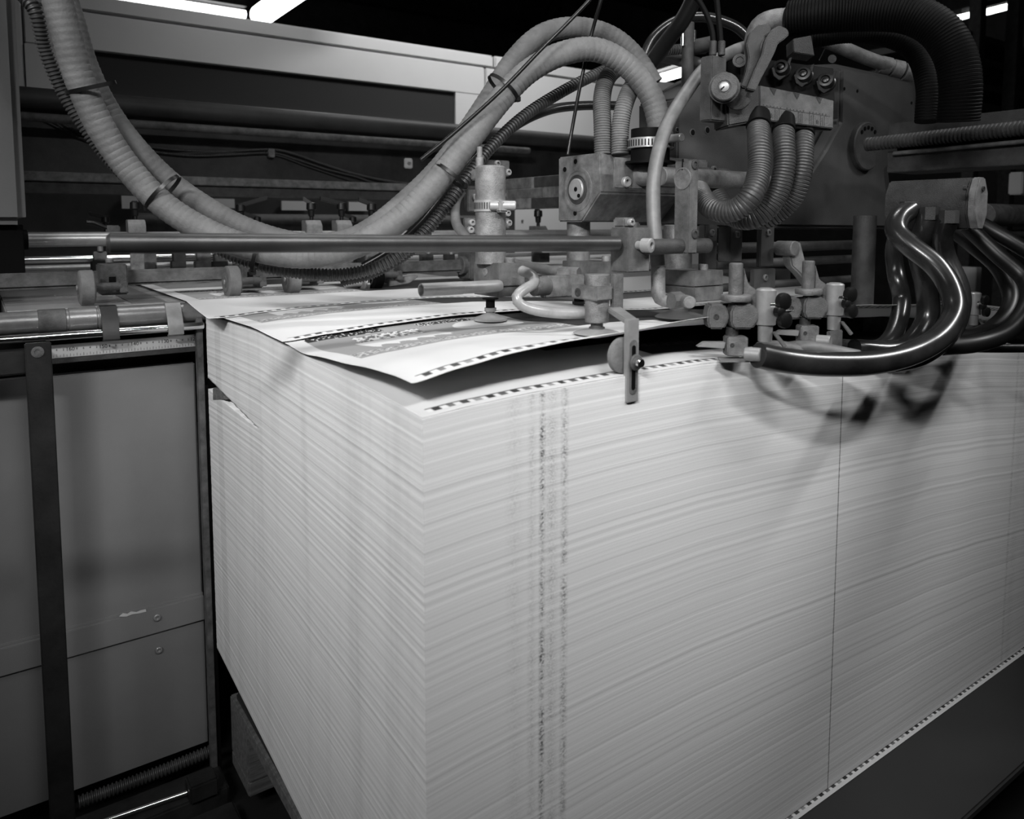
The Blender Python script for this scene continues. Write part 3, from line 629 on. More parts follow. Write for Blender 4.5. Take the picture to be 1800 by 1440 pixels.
MB().box((B[0], B[2], B[4]), (B[1], B[3] if B[3]-B[2] < .03 else B[2]+.016, B[5]), .001).build('hanger_bar', 'cast', t)
MB().prism([(ax, ay + .003, bz - .006), (bx, ay + .003, bz - .006), (B[1] + .004, B[2] + .012, bz - .004), (B[0], B[2] + .012, bz - .004)], (0, 0, .006), .001).build('foot_plate', 'steel', t)
# ---- first column
def px_r(p, px): return mpp(p) * px
p = at(862, 293, d=.95); r = px_r(p, 27); zb1 = at(862, 464, d=.95).z
t = thing('front_column', 'smooth light grey column with a hose clamp, left of the head', 'column', (p.x, p.y, zb1), 'grey lifting columns'); C1 = p.copy()
MB().lathe((p.x, p.y, zb1), (0, 0, 1), [(0, r), (p.z - zb1 - .0015, r), (p.z - zb1, r - .0015), (p.z - zb1 + .0008, r - .003)], 40).build('cylinder', 'cast_light', t)
zc_ = at(862, 362, d=.95).z
m = MB(); m.lathe((p.x, p.y, zc_ - .007), (0, 0, 1), [(0, r + .0001), (.0001, r + .0015), (.0139, r + .0015), (.014, r + .0001)], 40); cl = m.build('clamp_band', 'steel', t)
m = MB()
for k in range(40):
    a = 2*pi*k/40; dr = V((cos(a), sin(a), 0)); q = V((p.x, p.y, zc_)) + dr*(r + .0016); sd = V((-sin(a), cos(a), 0)); m.prism([q - sd*.0009 - V((0,0,.004)), q + sd*.0009 - V((0,0,.004)), q + sd*.0009 + V((0,0,.004)), q - sd*.0009 + V((0,0,.004))], dr*.0004, 0)
m.build('band_slots', 'cast_dark', cl)
q = V((p.x, p.y, zc_)) + (RT*.55 - fh*.85).normalized() * (r + .006); ax_ = RT
MB().box(q + V((-.006, -.006, -.008)), q + V((.008, .006, .006)), .002).build('screw_housing', 'steel', cl); MB().cyl(q - RT*.014, q + RT*.018, .0058).build('clamp_screw', 'alloy', cl)
# thin vertical pipe beside the column
p2 = at(843, 258, d=.985); t = thing('thin_pipe', 'thin upright pipe fitting beside the first grey column', 'pipe', (p2.x, p2.y, at(843, 350, d=.985).z))
k = mpp(p2); MB().lathe(p2 + V((0,0,0)), (0, 0, -1), [(0, 4*k), (k, 5*k), (18*k, 5*k), (19*k, 7*k), (40*k, 7*k)], 20).build('pipe', 'cast_light', t); q = p2 - V((.004, 0, 45*k)); MB().box(q + V((-.006, -.006, -.010)), q + V((.008, .006, .004)), .0015).build('nut', 'cast_light', t)
m, _ = hose([q, q - V((0, 0, 20*k)), q - V((0, 0, 38*k))], 4*k, 'corr', .003, .25, 14); m.build('spring', 'cast_dark', t)
# block under first column, with pad
def suction_block(name, label, pl, pm, pr, yt, ym, yb, d, pad, grp, cup='cup_rubber'):
    m, B = cbox(pl, pm, pr, yt, ym, d, .001); t = thing(name, label, 'suction unit', (B[0], B[2], B[4]), grp); m.build('upper_block', 'cast', t)
    m, B2 = cbox(pl, pm, pr, ym + 1.2, yb, d, .001); m.build('lower_block', 'cast', t)
    px, y0, y1, y2, r0, r1 = pad; c = V(((B[0]+B[1])/2, (B[2]+B[3])/2, 0)); c0 = at(px, y0, X=c.x); c = at(px, y0, d=(c - CAM).dot(FW) if abs((c-CAM).dot(FW)) > 0 else d)
    k = mpp(c); MB().lathe(c, (0, 0, -1), [(0, r0*1.8*k), (2*k, r0*1.8*k), (3*k, r0*k), ((y1-y0)*k, r0*k)], 24).build('stem', 'black', t)
    h = (y2 - y1)*k; q = c - V((0, 0, (y1-y0)*k)); MB().lathe(q, (0, 0, -1), [(0, r0*1.3*k), (h*.3, r0*1.3*k), (h*.3, r0*1.0*k), (h*.45, r0*1.0*k), (h*.5, r0*1.5*k), (h*.85, r1*k), (h, r1*k), (h*.9, r1*.7*k)], 36).build('cup', cup, t)
    return t, B
t, B = suction_block('lifting_sucker', 'square suction block under the first grey column, rubber cup touching the sheet', 832, 875, 923, 463, 505, 523, .93, (862, 524, 541, 563, 8, 30), 'lifting suckers', 'dusty_rubber')
p = at(853, 478, X=B[0]); screw(p, (-1, 0, 0), .005, t, 'cast_light', .001, 'plug'); screw(V((B[0]+.026, B[2]+.012, B[5])), (0, 0, 1), .006, t, 'cast_light', .006, 'bolt')
# pale air tube out of the block
t = thing('air_tube', 'pale hollow metal tube pointing left from the suction block', 'tube', at(740, 507, d=.8))
q = at(868, 503, d=.93); dx = q.x - at(740, 507, Y=q.y).x; p = V((q.x - dx, q.y, q.z)); r = px_r(p, 12)
m = MB(); n_ = 28; m.lathe(q + V((.01, 0, 0)), (-1, 0, 0), [(0, r*.8), (.003, r*.95), (dx*.55, r*.95), (dx*.55+.0005, r), (dx + .01, r), (dx + .0101, r*.8), (dx*.7, r*.78)], n_); m.build('tube', 'alloy', t)
# ---- second column and its block
p = at(1017, 385, d=1.22); r = px_r(p, 20.5); zb1 = at(1017, 462, d=1.22).z
t = thing('rear_column', 'grey column under the square valve housing', 'column', (p.x, p.y, zb1), 'grey lifting columns'); MB().lathe((p.x, p.y, zb1), (0, 0, 1), [(0, r), (.09, r)], 36).build('cylinder', 'cast_light', t); MB().lathe((p.x, p.y, zb1+.02), (0, 0, 1), [(0, r+.001), (.003, r+.001)], 36).build('joint_ring', 'cast', t)
t, B = suction_block('lifting_sucker', 'dark square suction block under the second grey column', 988, 1036, 1085, 461, 486, 500, 1.15, (1018, 500, 530, 545, 9, 20), 'lifting suckers'); screw(V((B[1]-.012, B[2]+.012, B[5])), (0, 0, 1), .007, t, 'cast_light', .008, 'bolt')
# ---- round sucker with the looping clear hose
dS = .875; c = at(1050, 482, d=dS); k = mpp(c); t = thing('round_sucker', 'round grey sucker with clamp collar, nearest the front of the stack', 'suction unit', c - V((0, 0, 110*k)), 'front lifting suckers')
MB().lathe(c, (0, 0, -1), [(0, 21*k), (1*k, 22*k), (84*k, 21*k), (85*k, 20*k)], 36).build('body', 'cast_light', t)
m, B = cbox(1004, 1049, 1077, 504, 530, .852, .0012); m.build('collar_block', 'cast_light', t); screw(at(1016, 514, X=B[0]), (-1, 0, 0), .005, t, 'cast_dark', .001, 'clamp_screw')
MB().lathe(c - V((0, 0, 85*k)), (0, 0, -1), [(0, 11*k), (8*k, 11*k), (8.5*k, 14*k), (12*k, 14*k), (14*k, 20*k)], 30).build('stem', 'cup_rubber', t)
MB().lathe(c - V((0, 0, 96*k)), (0, 0, -1), [(0, 12*k), (2*k, 20*k), (6*k, 38*k), (8*k, 42*k), (9*k, 40*k)], 36).build('cup', 'dusty_rubber', t)
t = thing('flat_bracket', 'pale flat bracket bar between the suction block and the round sucker', 'bracket', at(985, 515, d=1.02)); p = at(958, 486, d=1.03); q = at(1028, 520, Y=p.y)
MB().box((p.x, p.y, q.z), (q.x, p.y + .012, p.z), .0015).build('bar', 'cast_light', t); e = at(950, 503, d=1.0); MB().cyl(e - V((.012, 0, 0)), e + V((.012, 0, 0)), px_r(e, 17)).build('end_pin', 'cast', t)
m, _ = hose(hosepts([(918, 476, .93), (935, 484, .91), (940, 497, .90), (920, 510, .88), (908, 522, .87), (916, 536, .87), (945, 546, .87), (990, 551, .88), (1034, 550, .89)]), px_r(at(950, 530, d=.88), 9.5), 'smooth')
tag(m.build('clear_hose', 'clear_hose'), 'pale looping hose curling from the suction block to the round sucker', 'hose')
m, _ = hose(hosepts([(852, 430, 1.25), (860, 452, 1.22), (900, 463, 1.18), (940, 471, 1.15), (975, 477, 1.13), (985, 478, 1.13)]), px_r(at(940, 470, d=1.15), 9), 'smooth')
t = thing('pale_hose', 'pale hose ending in a hexagonal fitting behind the first grey column', 'hose', at(900, 465, d=1.15)); m.build('hose', 'fabric_hose_light', t)
e = at(980, 478, d=1.13); MB().tube([e, e + (at(1018, 480, d=1.11) - e)], px_r(e, 10), 6).build('fitting', 'cast_light', t)
m, _ = hose(hosepts([(812, 335, 1.12), (802, 352, 1.12), (800, 375, 1.1), (803, 395, 1.08), (812, 408, 1.06), (830, 428, 1.05), (855, 448, 1.04)]), px_r(at(802, 380, d=1.1), 8.5), 'smooth'); tag(m.build('pale_feed_hose', 'fabric_hose_light'), 'pale hose bending down left of the first grey column', 'hose')
# manifold cluster behind the first column
t = thing('valve_cluster', 'small grey valve blocks with screws behind the first grey column', 'valve block', at(830, 400, d=1.15))
for (pl, pm, pr, yt, yb, d) in ((806, 815, 842, 383, 412, 1.12), (815, 822, 846, 333, 372, 1.15), (842, 850, 896, 280, 308, 1.18), (880, 886, 896, 360, 402, 1.15)):
    m, B = cbox(pl, pm, pr, yt, yb, d); m.build('block', 'cast', t); screw(at((pm+pr)/2, (yt+yb)/2 - 6, Y=B[2]), (0, -1, 0), .005, t, 'alloy'); 
screw(at(826, 404, d=1.115), (0, -1, 0), .005, t, 'alloy'); screw(at(892, 303, d=1.17), (0, -1, 0), .005, t, 'alloy'); screw(at(893, 392, d=1.14), (0, -1, 0), .005, t, 'alloy')
# patched flat beam behind
p = at(889, 315, d=1.75); q = at(894, 368, d=1.75); y1 = p.y; x_ = p.x; y0 = CAM.y + (x_ - CAM.x) / ray(985, 300).x * ray(985, 300).y
t = thing('patched_beam', 'grey flat beam with darker patches behind the two columns', 'beam', (x_, y0, q.z)); MB().box((x_, y0 - .1, q.z), (x_ + .04, y1, p.z), .001).build('beam', 'cast_light', t)
L_ = y1 - y0
for (a, b, z0, z1, mt) in ((.0, .45, .66, .98, 'cast_dark'), (.5, 1, .66, .98, 'cast'), (0, .5, .02, .33, 'cast_dark'), (.3, .95, .35, .62, 'cast')): MB().box((x_ - .001, y0 + L_*a, q.z + (p.z-q.z)*z0), (x_, y0 + L_*b, q.z + (p.z-q.z)*z1), 0).build('patch', mt, t)

# ---- square valve housing with round port
d_ = 1.13; a = at(1055, 268, d=d_); zb_h = at(1055, 390, d=d_).z; zt_h = a.z; yl = CAM.y + (a.x - CAM.x) / ray(981, 275).x * ray(981, 275).y; L_ = yl - a.y
t = thing('valve_housing', 'square grey cast valve housing with a round port on its side', 'valve housing', (a.x, a.y, zb_h)); ch = L_ * .42; H_ = zt_h - zb_h
xr_ = at(1245, 300, Y=a.y).x
MB().prism([(a.x, a.y, zt_h), (a.x, yl, zt_h), (a.x, yl, zb_h), (a.x, a.y + ch, zb_h), (a.x, a.y, zb_h + H_*.42)], (xr_ - a.x, 0, 0), .0025).build('body', 'cast_light', t)
pc = at(1015, 333, X=a.x); 
def ring_prof(sc, r): return None
m = MB(); m.lathe(pc + V((.001, 0, 0)), (-1, 0, 0), [(0, .034), (.0018, .034), (.002, .0325), (.002, .0295), (.0015, .0275), (-.004, .0265)], 48)
rg = m.build('port_ring', 'cast_light', t)
MB().lathe(pc + V((.0008, 0, 0)), (-1, 0, 0), [(0, .0275), (.0002, .0275), (.0004, .025)], 48).build('port_groove', 'black', t)
MB().lathe(pc, (-1, 0, 0), [(0, .0225), (.0012, .0225), (.0016, .0215), (.0010, .0205), (.0010, .0195), (.0015, .019)], 48).build('piston', 'cast_dark', t)
MB().lathe(pc, (-1, 0, 0), [(0, .0165), (.0035, .0165), (.0045, .0155), (.005, .005)], 40).build('disc', 'alloy', t)
for dy, dz, rr in ((-.002, 0, .0035), (-.009, -.010, .0030)): MB().lathe(pc + V((-.0045, dy, dz)), (-1, 0, 0), [(0, rr), (.0012, rr)], 16).build('hole', 'black', t)
for px, py in ((1012, 284), (993, 298), (1011, 375)): q = at(px, py, X=a.x); MB().lathe(q, (-1, 0, 0), [(0, .0038), (.0007, .0038)], 16).build('screw_hole', 'black', t)
# flange bracket in front of the housing
m, B = cbox(1077, 1081, 1140, 276, 331, 1.10, .0035); t = thing('port_flange', 'pale rectangular flange with an angled pipe stub and socket screw', 'flange', (B[0], B[2], B[4])); m.build('plate', 'cast_light', t)
screw(at(1099, 320, Y=B[2]), (0, -1, 0), .0078, t, 'alloy', .006); q = at(1128, 306, Y=B[2]); MB().tube([q + V((0, .01, 0)), q - V((0, .004, 0)), q - V((-.006, .014, -.001)), q + V((.022, -.03, .002))], [.018, .018, .0155, .015], 28).build('pipe_stub', 'cast_light', t)
# cross tube behind the vertical bracket
a = at(1160, 310, d=1.08); t = thing('cross_tube', 'smooth grey cross tube passing through the upright clamp bracket', 'tube', a); MB().cyl(a, V((at(1345, 325, Y=a.y).x, a.y, a.z)), px_r(at(1260, 318, Y=a.y), 16)).build('tube', 'cast_light', t)
# upright clamp bracket
m, B = cbox(1186, 1212, 1229, 282, 447, .935, .0015); t = thing('upright_bracket', 'upright slotted clamp bracket crossing the cross tube', 'bracket', (B[0], B[2], B[4])); m.build('bar', 'cast', t)
q = at(1200, 314, X=B[0]); MB().lathe(q + V((.0005, 0, 0)), (-1, 0, 0), [(0, .0135), (.0015, .0135), (.0016, .012), (.0009, .012), (.0009, .0)], 32).build('round_boss', 'cast_light', t); q2 = at(1200, 288, X=B[0]); MB().box(q2 + V((-.0006, -.0008, -.008)), q2 + V((.001, .0008, .006)), 0).build('slit', 'black', t)
for py in (289, 411): screw(at(1221, py, Y=B[2]), (0, -1, 0), .006, t, 'cast_dark', .002)
# lower round stem & third sucker
p = at(1192, 395, d=1.07); k = mpp(p); t = thing('lifting_sucker', 'suction block right of the rod clamp with wide rubber cup', 'suction unit', at(1195, 550, d=1.02), 'lifting suckers')
MB().lathe(p, (0, 0, -1), [(0, 22*k), (2*k, 25*k), (84*k, 25*k)], 32).build('cylinder', 'cast_light', t)
m, B = cbox(1160, 1221, 1272, 477, 505, .99, .001); m.build('upper_block', 'cast', t); m, B2 = cbox(1160, 1221, 1272, 506, 532, .99, .001); m.build('lower_block', 'cast', t)
screw(V((B[0]+.03, B[2]+.012, B[5])), (0, 0, 1), .0065, t, 'cast_light', .008, 'bolt')
c = at(1196, 530, d=1.02); k = mpp(c); MB().lathe(c, (0, 0, -1), [(0, 16*k), (6*k, 16*k), (7*k, 13*k), (12*k, 13*k), (13*k, 17*k), (17*k, 20*k), (24*k, 40*k), (27*k, 44*k), (27.5*k, 40*k)], 36).build('cup', 'cup_rubber', t)
t = thing('elbow_fitting', 'pale elbow fitting where the curved grey hose ends', 'fitting', at(1165, 530, d=.96))
m, _ = hose(hosepts([(1157, 468, .97), (1157, 500, .97), (1158, 520, .965), (1166, 527, .96), (1180, 528, .955)]), px_r(at(1157, 500, d=.97), 12.5), 'smooth'); m.build('elbow', 'cast_light', t); q = at(1184, 528, d=.95); MB().tube([q - V((.006, 0, 0)), q + V((.012, 0, 0))], px_r(q, 15), 8).build('nut', 'cast', t)
q = at(1206, 529, d=.945); MB().cyl(q, q - fh*.02, px_r(q, 11)).build('stub', 'cast_light', t)
m, _ = hose(hosepts([(1330, 78, 1.12), (1290, 90, 1.1), (1240, 120, 1.07), (1205, 165, 1.04), (1175, 215, 1.01), (1158, 265, .99), (1149, 320, .98), (1149, 380, .975), (1153, 430, .97), (1157, 475, .97)]), px_r(at(1150, 350, d=.98), 12.5), 'smooth')
tag(m.build('curved_grey_hose', 'pvc_dusty'), 'smooth grey hose curving down in front of the head to the elbow', 'hose')

# ---- carriage casting
Yp = .30; t = thing('carriage_plate', 'large dusty cast carriage plate with bored holes behind the hoses', 'casting', at(1400, 400, Y=Yp))
m = MB(); pp = [at(x, y, Y=Yp) for x, y in ((1192, 172), (1262, 128), (1330, 118), (1470, 112), (1612, 143), (1620, 240), (1562, 300), (1575, 404), (1352, 402), (1190, 396))]; m.prism(pp, (0, .09, 0), .003); m.build('plate', 'housing', t)
Yq = Yp - .035
m = MB(); pp = [at(x, y, Y=Yq) for x, y in ((1480, 118), (1608, 146), (1612, 232), (1556, 300), (1568, 402), (1362, 400), (1408, 330), (1452, 262), (1478, 214))]; m.prism(pp, (0, .034, 0), .006); m.build('raised_web', 'housing', t)
for px, py in ((1190, 228), (1217, 233), (1243, 229)): q = at(px, py, Y=Yp); r = px_r(q, 5 if px > 1200 else 3); MB().lathe(q, (0, -1, 0), [(0, r*1.35), (.0008, r*1.35), (.001, r*1.1)], 20).build('bored_rim', 'cast', t); MB().lathe(q - V((0, .0008, 0)), (0, -1, 0), [(0, r), (.0006, r)], 20).build('bored_hole', 'black', t)
for px, py in ((1484, 156), (1507, 160), (1602, 181)): q = at(px, py, Y=Yq); MB().lathe(q, (0, -1, 0), [(0, .003), (.0008, .003)], 16).build('screw_hole', 'black', t)
q = at(1516, 258, Y=Yq); k = mpp(q); MB().lathe(q, (0, -1, 0), [(0, 42*k), (9*k, 42*k), (11*k, 40*k), (11*k, 20*k)], 44).build('flange', 'cast_dark', t)
for i in range(5): aa = pi*.3 + i*.35; MB().lathe(q + V((32*k*cos(aa), -11*k, 32*k*sin(aa))), (0, -1, 0), [(0, 3.5*k), (k, 3.5*k)], 14).build('flange_hole', 'black', t)
m, B = cbox(1200, 1205, 1276, 282, 306, 1.12, .002)
t = thing('mounting_tab', 'thin mounting tab with a screw on the carriage plate', 'tab', (B[0], B[2], B[4])); MB().box((B[0], Yp - .012, B[4]-.01), (at(1276, 300, Y=Yp).x, Yp, B[5]), .002).build('tab', 'cast', t); screw(at(1253, 299, Y=Yp-.012), (0, -1, 0), .0065, t, 'cast')
# underside column and shafts below the carriage
t = thing('spindle_column', 'dark grey column below the carriage plate, right of the front suckers', 'column', at(1520, 560, d=1.3)); p = at(1520, 400, d=1.3); k = mpp(p)
MB().lathe(p + V((0,0,.02)), (0, 0, -1), [(0, 19*k), (.16, 19*k), (.161, 17*k)], 32).build('column', 'cast_dark', t); MB().box(p + V((-.03, -.02, -.19)), p + V((.05, .05, -.14)), .003).build('foot', 'cast', t)
for i, (py, r) in enumerate(((437, 9), (466, 8), (507, 7))):
    a = at(1255, py, d=1.15); tag(MB().cyl(a, V((at(1520, py, Y=a.y).x, a.y, a.z)), px_r(at(1350, py, Y=a.y), r)).build('linkage_rod', 'cast_dark'), ['upper dark linkage rod below the carriage plate', 'middle dark linkage rod below the carriage plate', 'lowest dark linkage rod below the carriage plate'][i], 'rod', 'dark linkage rods')
t = thing('forked_link', 'dark forked link hanging between the linkage rods', 'link', at(1410, 500, d=1.15))
m = MB(); m.prism([at(x, y, d=1.13) for x, y in ((1385, 428), (1408, 424), (1420, 470), (1442, 505), (1430, 512), (1405, 480), (1392, 468))], (0, .015, 0), .002); m.build('fork', 'cast', t); q = at(1398, 437, d=1.12); MB().cyl(q, q + V((0, .03, 0)), .011).build('pivot', 'cast', t)
for i, (pl, pm, pr, yt, yb, d, lab) in enumerate(((1262, 1284, 1306, 398, 462, 1.08, 'dark upright block left below the carriage plate'), (1330, 1338, 1362, 395, 470, 1.14, 'dark upright block in the middle below the carriage plate'), (1228, 1240, 1262, 395, 475, 1.12, 'dark block directly right of the upright bracket'), (1318, 1325, 1364, 474, 512, 1.12, 'low dark block behind the front suckers'))):
    m, B = cbox(pl, pm, pr, yt, yb, d); t = thing('support_block', lab, 'block', (B[0], B[2], B[4]), 'support blocks under the carriage'); m.build('block', 'cast_dark' if i != 1 else 'housing', t); screw(at((pm+pr)/2, yt + 14, Y=B[2]), (0, -1, 0), .005, t, 'cast', .003)
# ---- front blower/sucker units
def front_unit(ox, oy, s, d, label):
    def A(x, y, dd=0): return at(ox + (x - 1290) * s, oy + (y - 630) * s, d=d + dd)
    k = mpp(A(1290, 600)) * s; t = thing('separating_sucker', label, 'suction unit', A(1290, 630), 'separating suckers along the near edge')
    c = A(1294, 462); MB().lathe(c, (0, 0, -1), [(0, 10*k), (2*k, 12*k), (57*k, 12*k)], 28).build('upper_cylinder', 'cast', t)
    c = A(1294, 518); MB().lathe(c, (0, 0, -1), [(0, 25*k), (2*k, 26*k), (9*k, 26*k), (11*k, 25*k)], 32).build('disc_flange', 'cast_light', t)
    c = A(1263, 557); 
    for cx, nm in ((1263, 'left_lobe'), (1310, 'right_lobe')):
        q = A(cx, 557, -.004 if cx < 1300 else -.008); w = (19 if cx < 1300 else 25) * k; h = 22*k
        m = MB(); m.prism([q + RT*a*w + V((0,0,b*h)) for a, b in ((-1, .5), (-.75, 1), (.55, 1), (1, .3), (1, -.3), (.55, -1), (-.75, -1), (-1, -.5))], fh * .022, .002); lb = m.build(nm, 'cast', t)
        if cx < 1300: MB().lathe(q - RT*4*k - V((0,0,0)), -fh, [(0, 5*k), (1.2*k, 5*k), (1.2*k, 3.5*k), (.3*k, 3.5*k)], 16).build('plug_screw', 'cast_dark', lb)
    c = A(1287, 575, .008); MB().lathe(c, (0, 0, -1), [(0, 11*k), (26*k, 11*k)], 24).build('lower_stem', 'cast_dark', t)
    q = A(1297, 610, -.006); MB().prism([q + RT*a*18*k + V((0,0,b*17*k)) for a, b in ((-1, 1), (1, 1), (1, -1), (-1, -1))], fh*.02, .0012).build('foot_block', 'cast_light', t); MB().lathe(q - RT*10*k + V((0,0,3*k)), -fh, [(0, 4*k), (1*k, 4*k), (1*k, 2.6*k), (.2*k, 2.6*k)], 16).build('foot_screw', 'cast_dark', t)
    f = A(1282, 634, -.004); MB().prism([f - RT*22*k - fh*.014, f + RT*34*k - fh*.010, f + RT*34*k + fh*.014, f - RT*14*k + fh*.016], V((0, 0, 2.5*k)), .0004).build('foot_plate', 'steel', t)
    bl = A(1238, 610, .0); MB().prism([bl - RT*12*k, bl + RT*35*k - V((0,0,3*k)), bl + RT*38*k + V((0,0,8*k)), bl + RT*0*k + V((0,0,8*k))], fh*.01, .0005).build('lifting_blade', 'alloy', t)
    a = A(1310, 622, -.02); b = A(1338, 624, -.03); MB().cyl(a, b, 12*k).build('hose_nozzle', 'alloy', t)
    c = A(1347, 506, -.005); MB().lathe(c, (0, 0, -1), [(0, 10*k), (1*k, 12*k), (1.5*k, 15*k), (4*k, 17.5*k), (64*k, 17.5*k), (66*k, 13*k), (94*k, 12*k)], 28).build('bright_cylinder', 'steel', t)
    MB().prism([A(x, y, .01) for x, y in ((1308, 470), (1316, 500), (1330, 510), (1330, 560), (1312, 560), (1305, 520))], fh*.006, .001).build('curved_bracket', 'cast', t)
    q = A(1355, 537, -.03); MB().cyl(q, A(1366, 537, -.035), 5*k).build('knob_shaft', 'chrome', t)
    m = MB(); 
    for (x, y, r) in ((1377, 530, 15), (1379, 563, 14), (1370, 548, 10)): m.lathe(A(x, y, -.035), -fh + RT*.5, [(-8*k, r*.6*k), (-5*k, r*.95*k), (0, r*k), (5*k, r*.95*k), (8*k, r*.5*k)], 18)
    m.build('wing_knob', 'black_plastic', t)
    MB().prism([A(x, y, -.01) for x, y in ((1358, 585), (1364, 583), (1384, 608), (1378, 612))], fh*.004, .0006).build('spring_arm', 'cast', t)
    return t
front_unit(1290, 630, 1.0, .87, 'front sucker with bright cylinder, nearest to the slotted roller arm')
front_unit(1418, 606, .88, .962, 'front sucker with bright cylinder, inside the loop of glossy hoses')
front_unit(1678, 590, .62, 1.18, 'small far front sucker seen behind the glossy hose loops')
t = thing('hose_stub', 'dark hose stub with fittings low between the front suckers', 'fitting', at(1450, 608, d=1.05))
a = at(1432, 602, d=1.02); b = at(1530, 610, d=1.10); MB().cyl(a, b, px_r(a, 11)).build('stub', 'cast_dark', t); m, B = cbox(1452, 1458, 1482, 583, 618, 1.0); m.build('cross_block', 'cast_light', t)
for i, (px, lab) in enumerate(((1290+50, 'dusty hose lying on the stack edge beside the first front sucker'), (1390, 'dusty hose end left of the second front sucker'))):
    m, _ = hose(hosepts([(px - 6, 614, .91), (px + 20, 611, .90), (px + 60, 616, .90), (px + 120, 628, .90)]), .0085, 'smooth'); tag(m.build('dusty_hose', 'pvc_dusty'), lab, 'hose')

# ---- distributor block with levers and knobs
dB = 1.02
m, B = cbox(1250, 1252, 1278, 96, 210, dB - .03, .0015); t = thing('distributor', 'air distributor block with scale plate, three dark knobs and two levers', 'air distributor', (B[0], B[2], B[4]))
MB().box((B[0], B[2], B[4]), (B[1], B[2]+.02, B[5]), .0015).build('side_bar', 'head_cast', t)
a = at(1336, 150, d=dB); e = at(1466, 176, Y=a.y); zlo = at(1336, 209, d=dB).z
# plate front: slightly skewed box, seen turned to the left
def quadbox(pts, d, th, name, m, par, bev=.001, dl=None):
    P = [at(x, y, d=d + (dl[i] if dl else 0)) for i, (x, y) in enumerate(pts)]; n = (P[1]-P[0]).cross(P[2]-P[1]).normalized(); n = n if n.dot(FW) > 0 else -n
    return MB().prism(P, n*th, bev).build(name, m, par)
dl = (0, .05, .05, 0)
quadbox(((1336, 150), (1466, 176), (1465, 226), (1336, 210)), dB, .03, 'scale_plate', 'head_plate', t, .001, dl)
# scale marks
m = MB(); P0 = at(1336, 150, d=dB-.0006); P1 = at(1466, 176, d=dB+.05-.0006); P3 = at(1336, 210, d=dB-.0006); P2 = at(1465, 226, d=dB+.05-.0006)
def PQ(u, v): return (P0*(1-u) + P1*u)*(1-v) + (P3*(1-u) + P2*u)*v
def mark(u0, v0, u1, v1): m.add([PQ(u0, v0), PQ(u1, v0), PQ(u1, v1), PQ(u0, v1)], [(0, 1, 2, 3)])
rr = random.Random(5)
for g in range(3):
    for k in range(9):
        u = .04 + g*.31 + k*.026
        if k not in (3, 4, 5): mark(u, .60 + .05*(k % 2), u + .006, .97)
    u = .04 + g*.31; 
    for k in range(6): mark(u + k*.045, .52 + .03*rr.random(), u + k*.045 + .012, .57)
    mark(u + .10, .78, u + .115, .90); mark(u + .125, .80, u + .13, .92)
    uu = .12 + g*.31; m.add([PQ(uu, 0.0), PQ(uu + .10, 0.0), PQ(uu + .065, .22)], [(0, 1, 2)])
mark(.04, .585, .95, .597); m.build('scale_marks', 'head_dark', t)
quadbox(((1336, 210), (1465, 226), (1300, 225), (1250, 205))[0:2] + ((1462, 230), (1278, 220)), dB + .005, .03, 'base', 'head_dark', t, .001, (0, .05, .05, -.01))
quadbox(((1278, 150), (1336, 148), (1336, 212), (1280, 222)), dB - .01, .035, 'cheek', 'head_dark', t, .002, (-.005, .01, .01, -.005))
quadbox(((1300, 98), (1466, 120), (1468, 178), (1336, 152), (1300, 145)), dB + .006, .03, 'knob_panel', 'black', t, .001, (0, .045, .045, 0, 0))
for i, (px, py) in enumerate(((1373, 122), (1412, 134), (1451, 145))):
    c = at(px, py, d=dB + .012 + i*.014); ax = (-fh*.8 + V((0, 0, .25)) - RT*.35).normalized(); k = mpp(c)
    kb = MB().lathe(c, ax, [(-6*k, 17*k), (0, 17*k), (2*k, 15*k), (9*k, 14*k), (12*k, 12*k), (12.5*k, 8*k), (9*k, 7*k)], 24).build('knob', 'black_plastic', t)
    u_ = RT; w_ = ax.cross(u_).normalized(); pts = [c + ax*6*k + u_*x*k + V((0, 0, 1))*y*k for x, y in ((-16, -2), (-12, -16), (-2, -23), (9, -15), (15, 0), (19, 17), (14, 15), (8, 0), (0, -14), (-8, -10), (-12, 0))]
    MB().prism(pts, ax*4*k, .0005).build('knob_wing', 'black_plastic', kb)
    MB().lathe(c + ax*10*k, ax, [(0, 6*k), (2*k, 5*k), (3*k, 2*k)], 16).build('knob_cap', 'black_plastic', kb)
c = at(1273, 153, d=dB - .045); ax = (-fh*.9 - RT*.25).normalized(); k = mpp(c)
dk = MB().lathe(c, ax, [(-14*k, 27*k), (-8*k, 27*k), (-7*k, 24*k), (0, 24*k), (2*k, 22*k), (2*k, 12*k), (1*k, 11*k)], 40).build('disc', 'head_cast', t)
MB().lathe(c + ax*1.2*k, ax, [(0, 8.5*k), (2*k, 8.5*k), (3*k, 7*k)], 24).build('slotted_screw', 'alloy', dk); q = c + ax*4.1*k; u_ = (V((0, 0, .62)) + RT*.75).normalized(); w_ = ax.cross(u_).normalized()
MB().prism([q - u_*8*k - w_*1.2*k, q + u_*8*k - w_*1.2*k, q + u_*8*k + w_*1.2*k, q - u_*8*k + w_*1.2*k], ax*.2*k, 0).build('screw_slot', 'black', dk)
MB().lathe(at(1297, 170, d=dB-.02), ax, [(0, 24*k), (8*k, 24*k), (10*k, 20*k)], 32).build('rear_disc', 'head_dark', t)
MB().lathe(at(1300, 107, d=dB-.01), ax, [(0, 13*k), (4*k, 12*k), (4*k, 7*k), (2*k, 6*k)], 24).build('hooked_ring', 'head_cast', t)
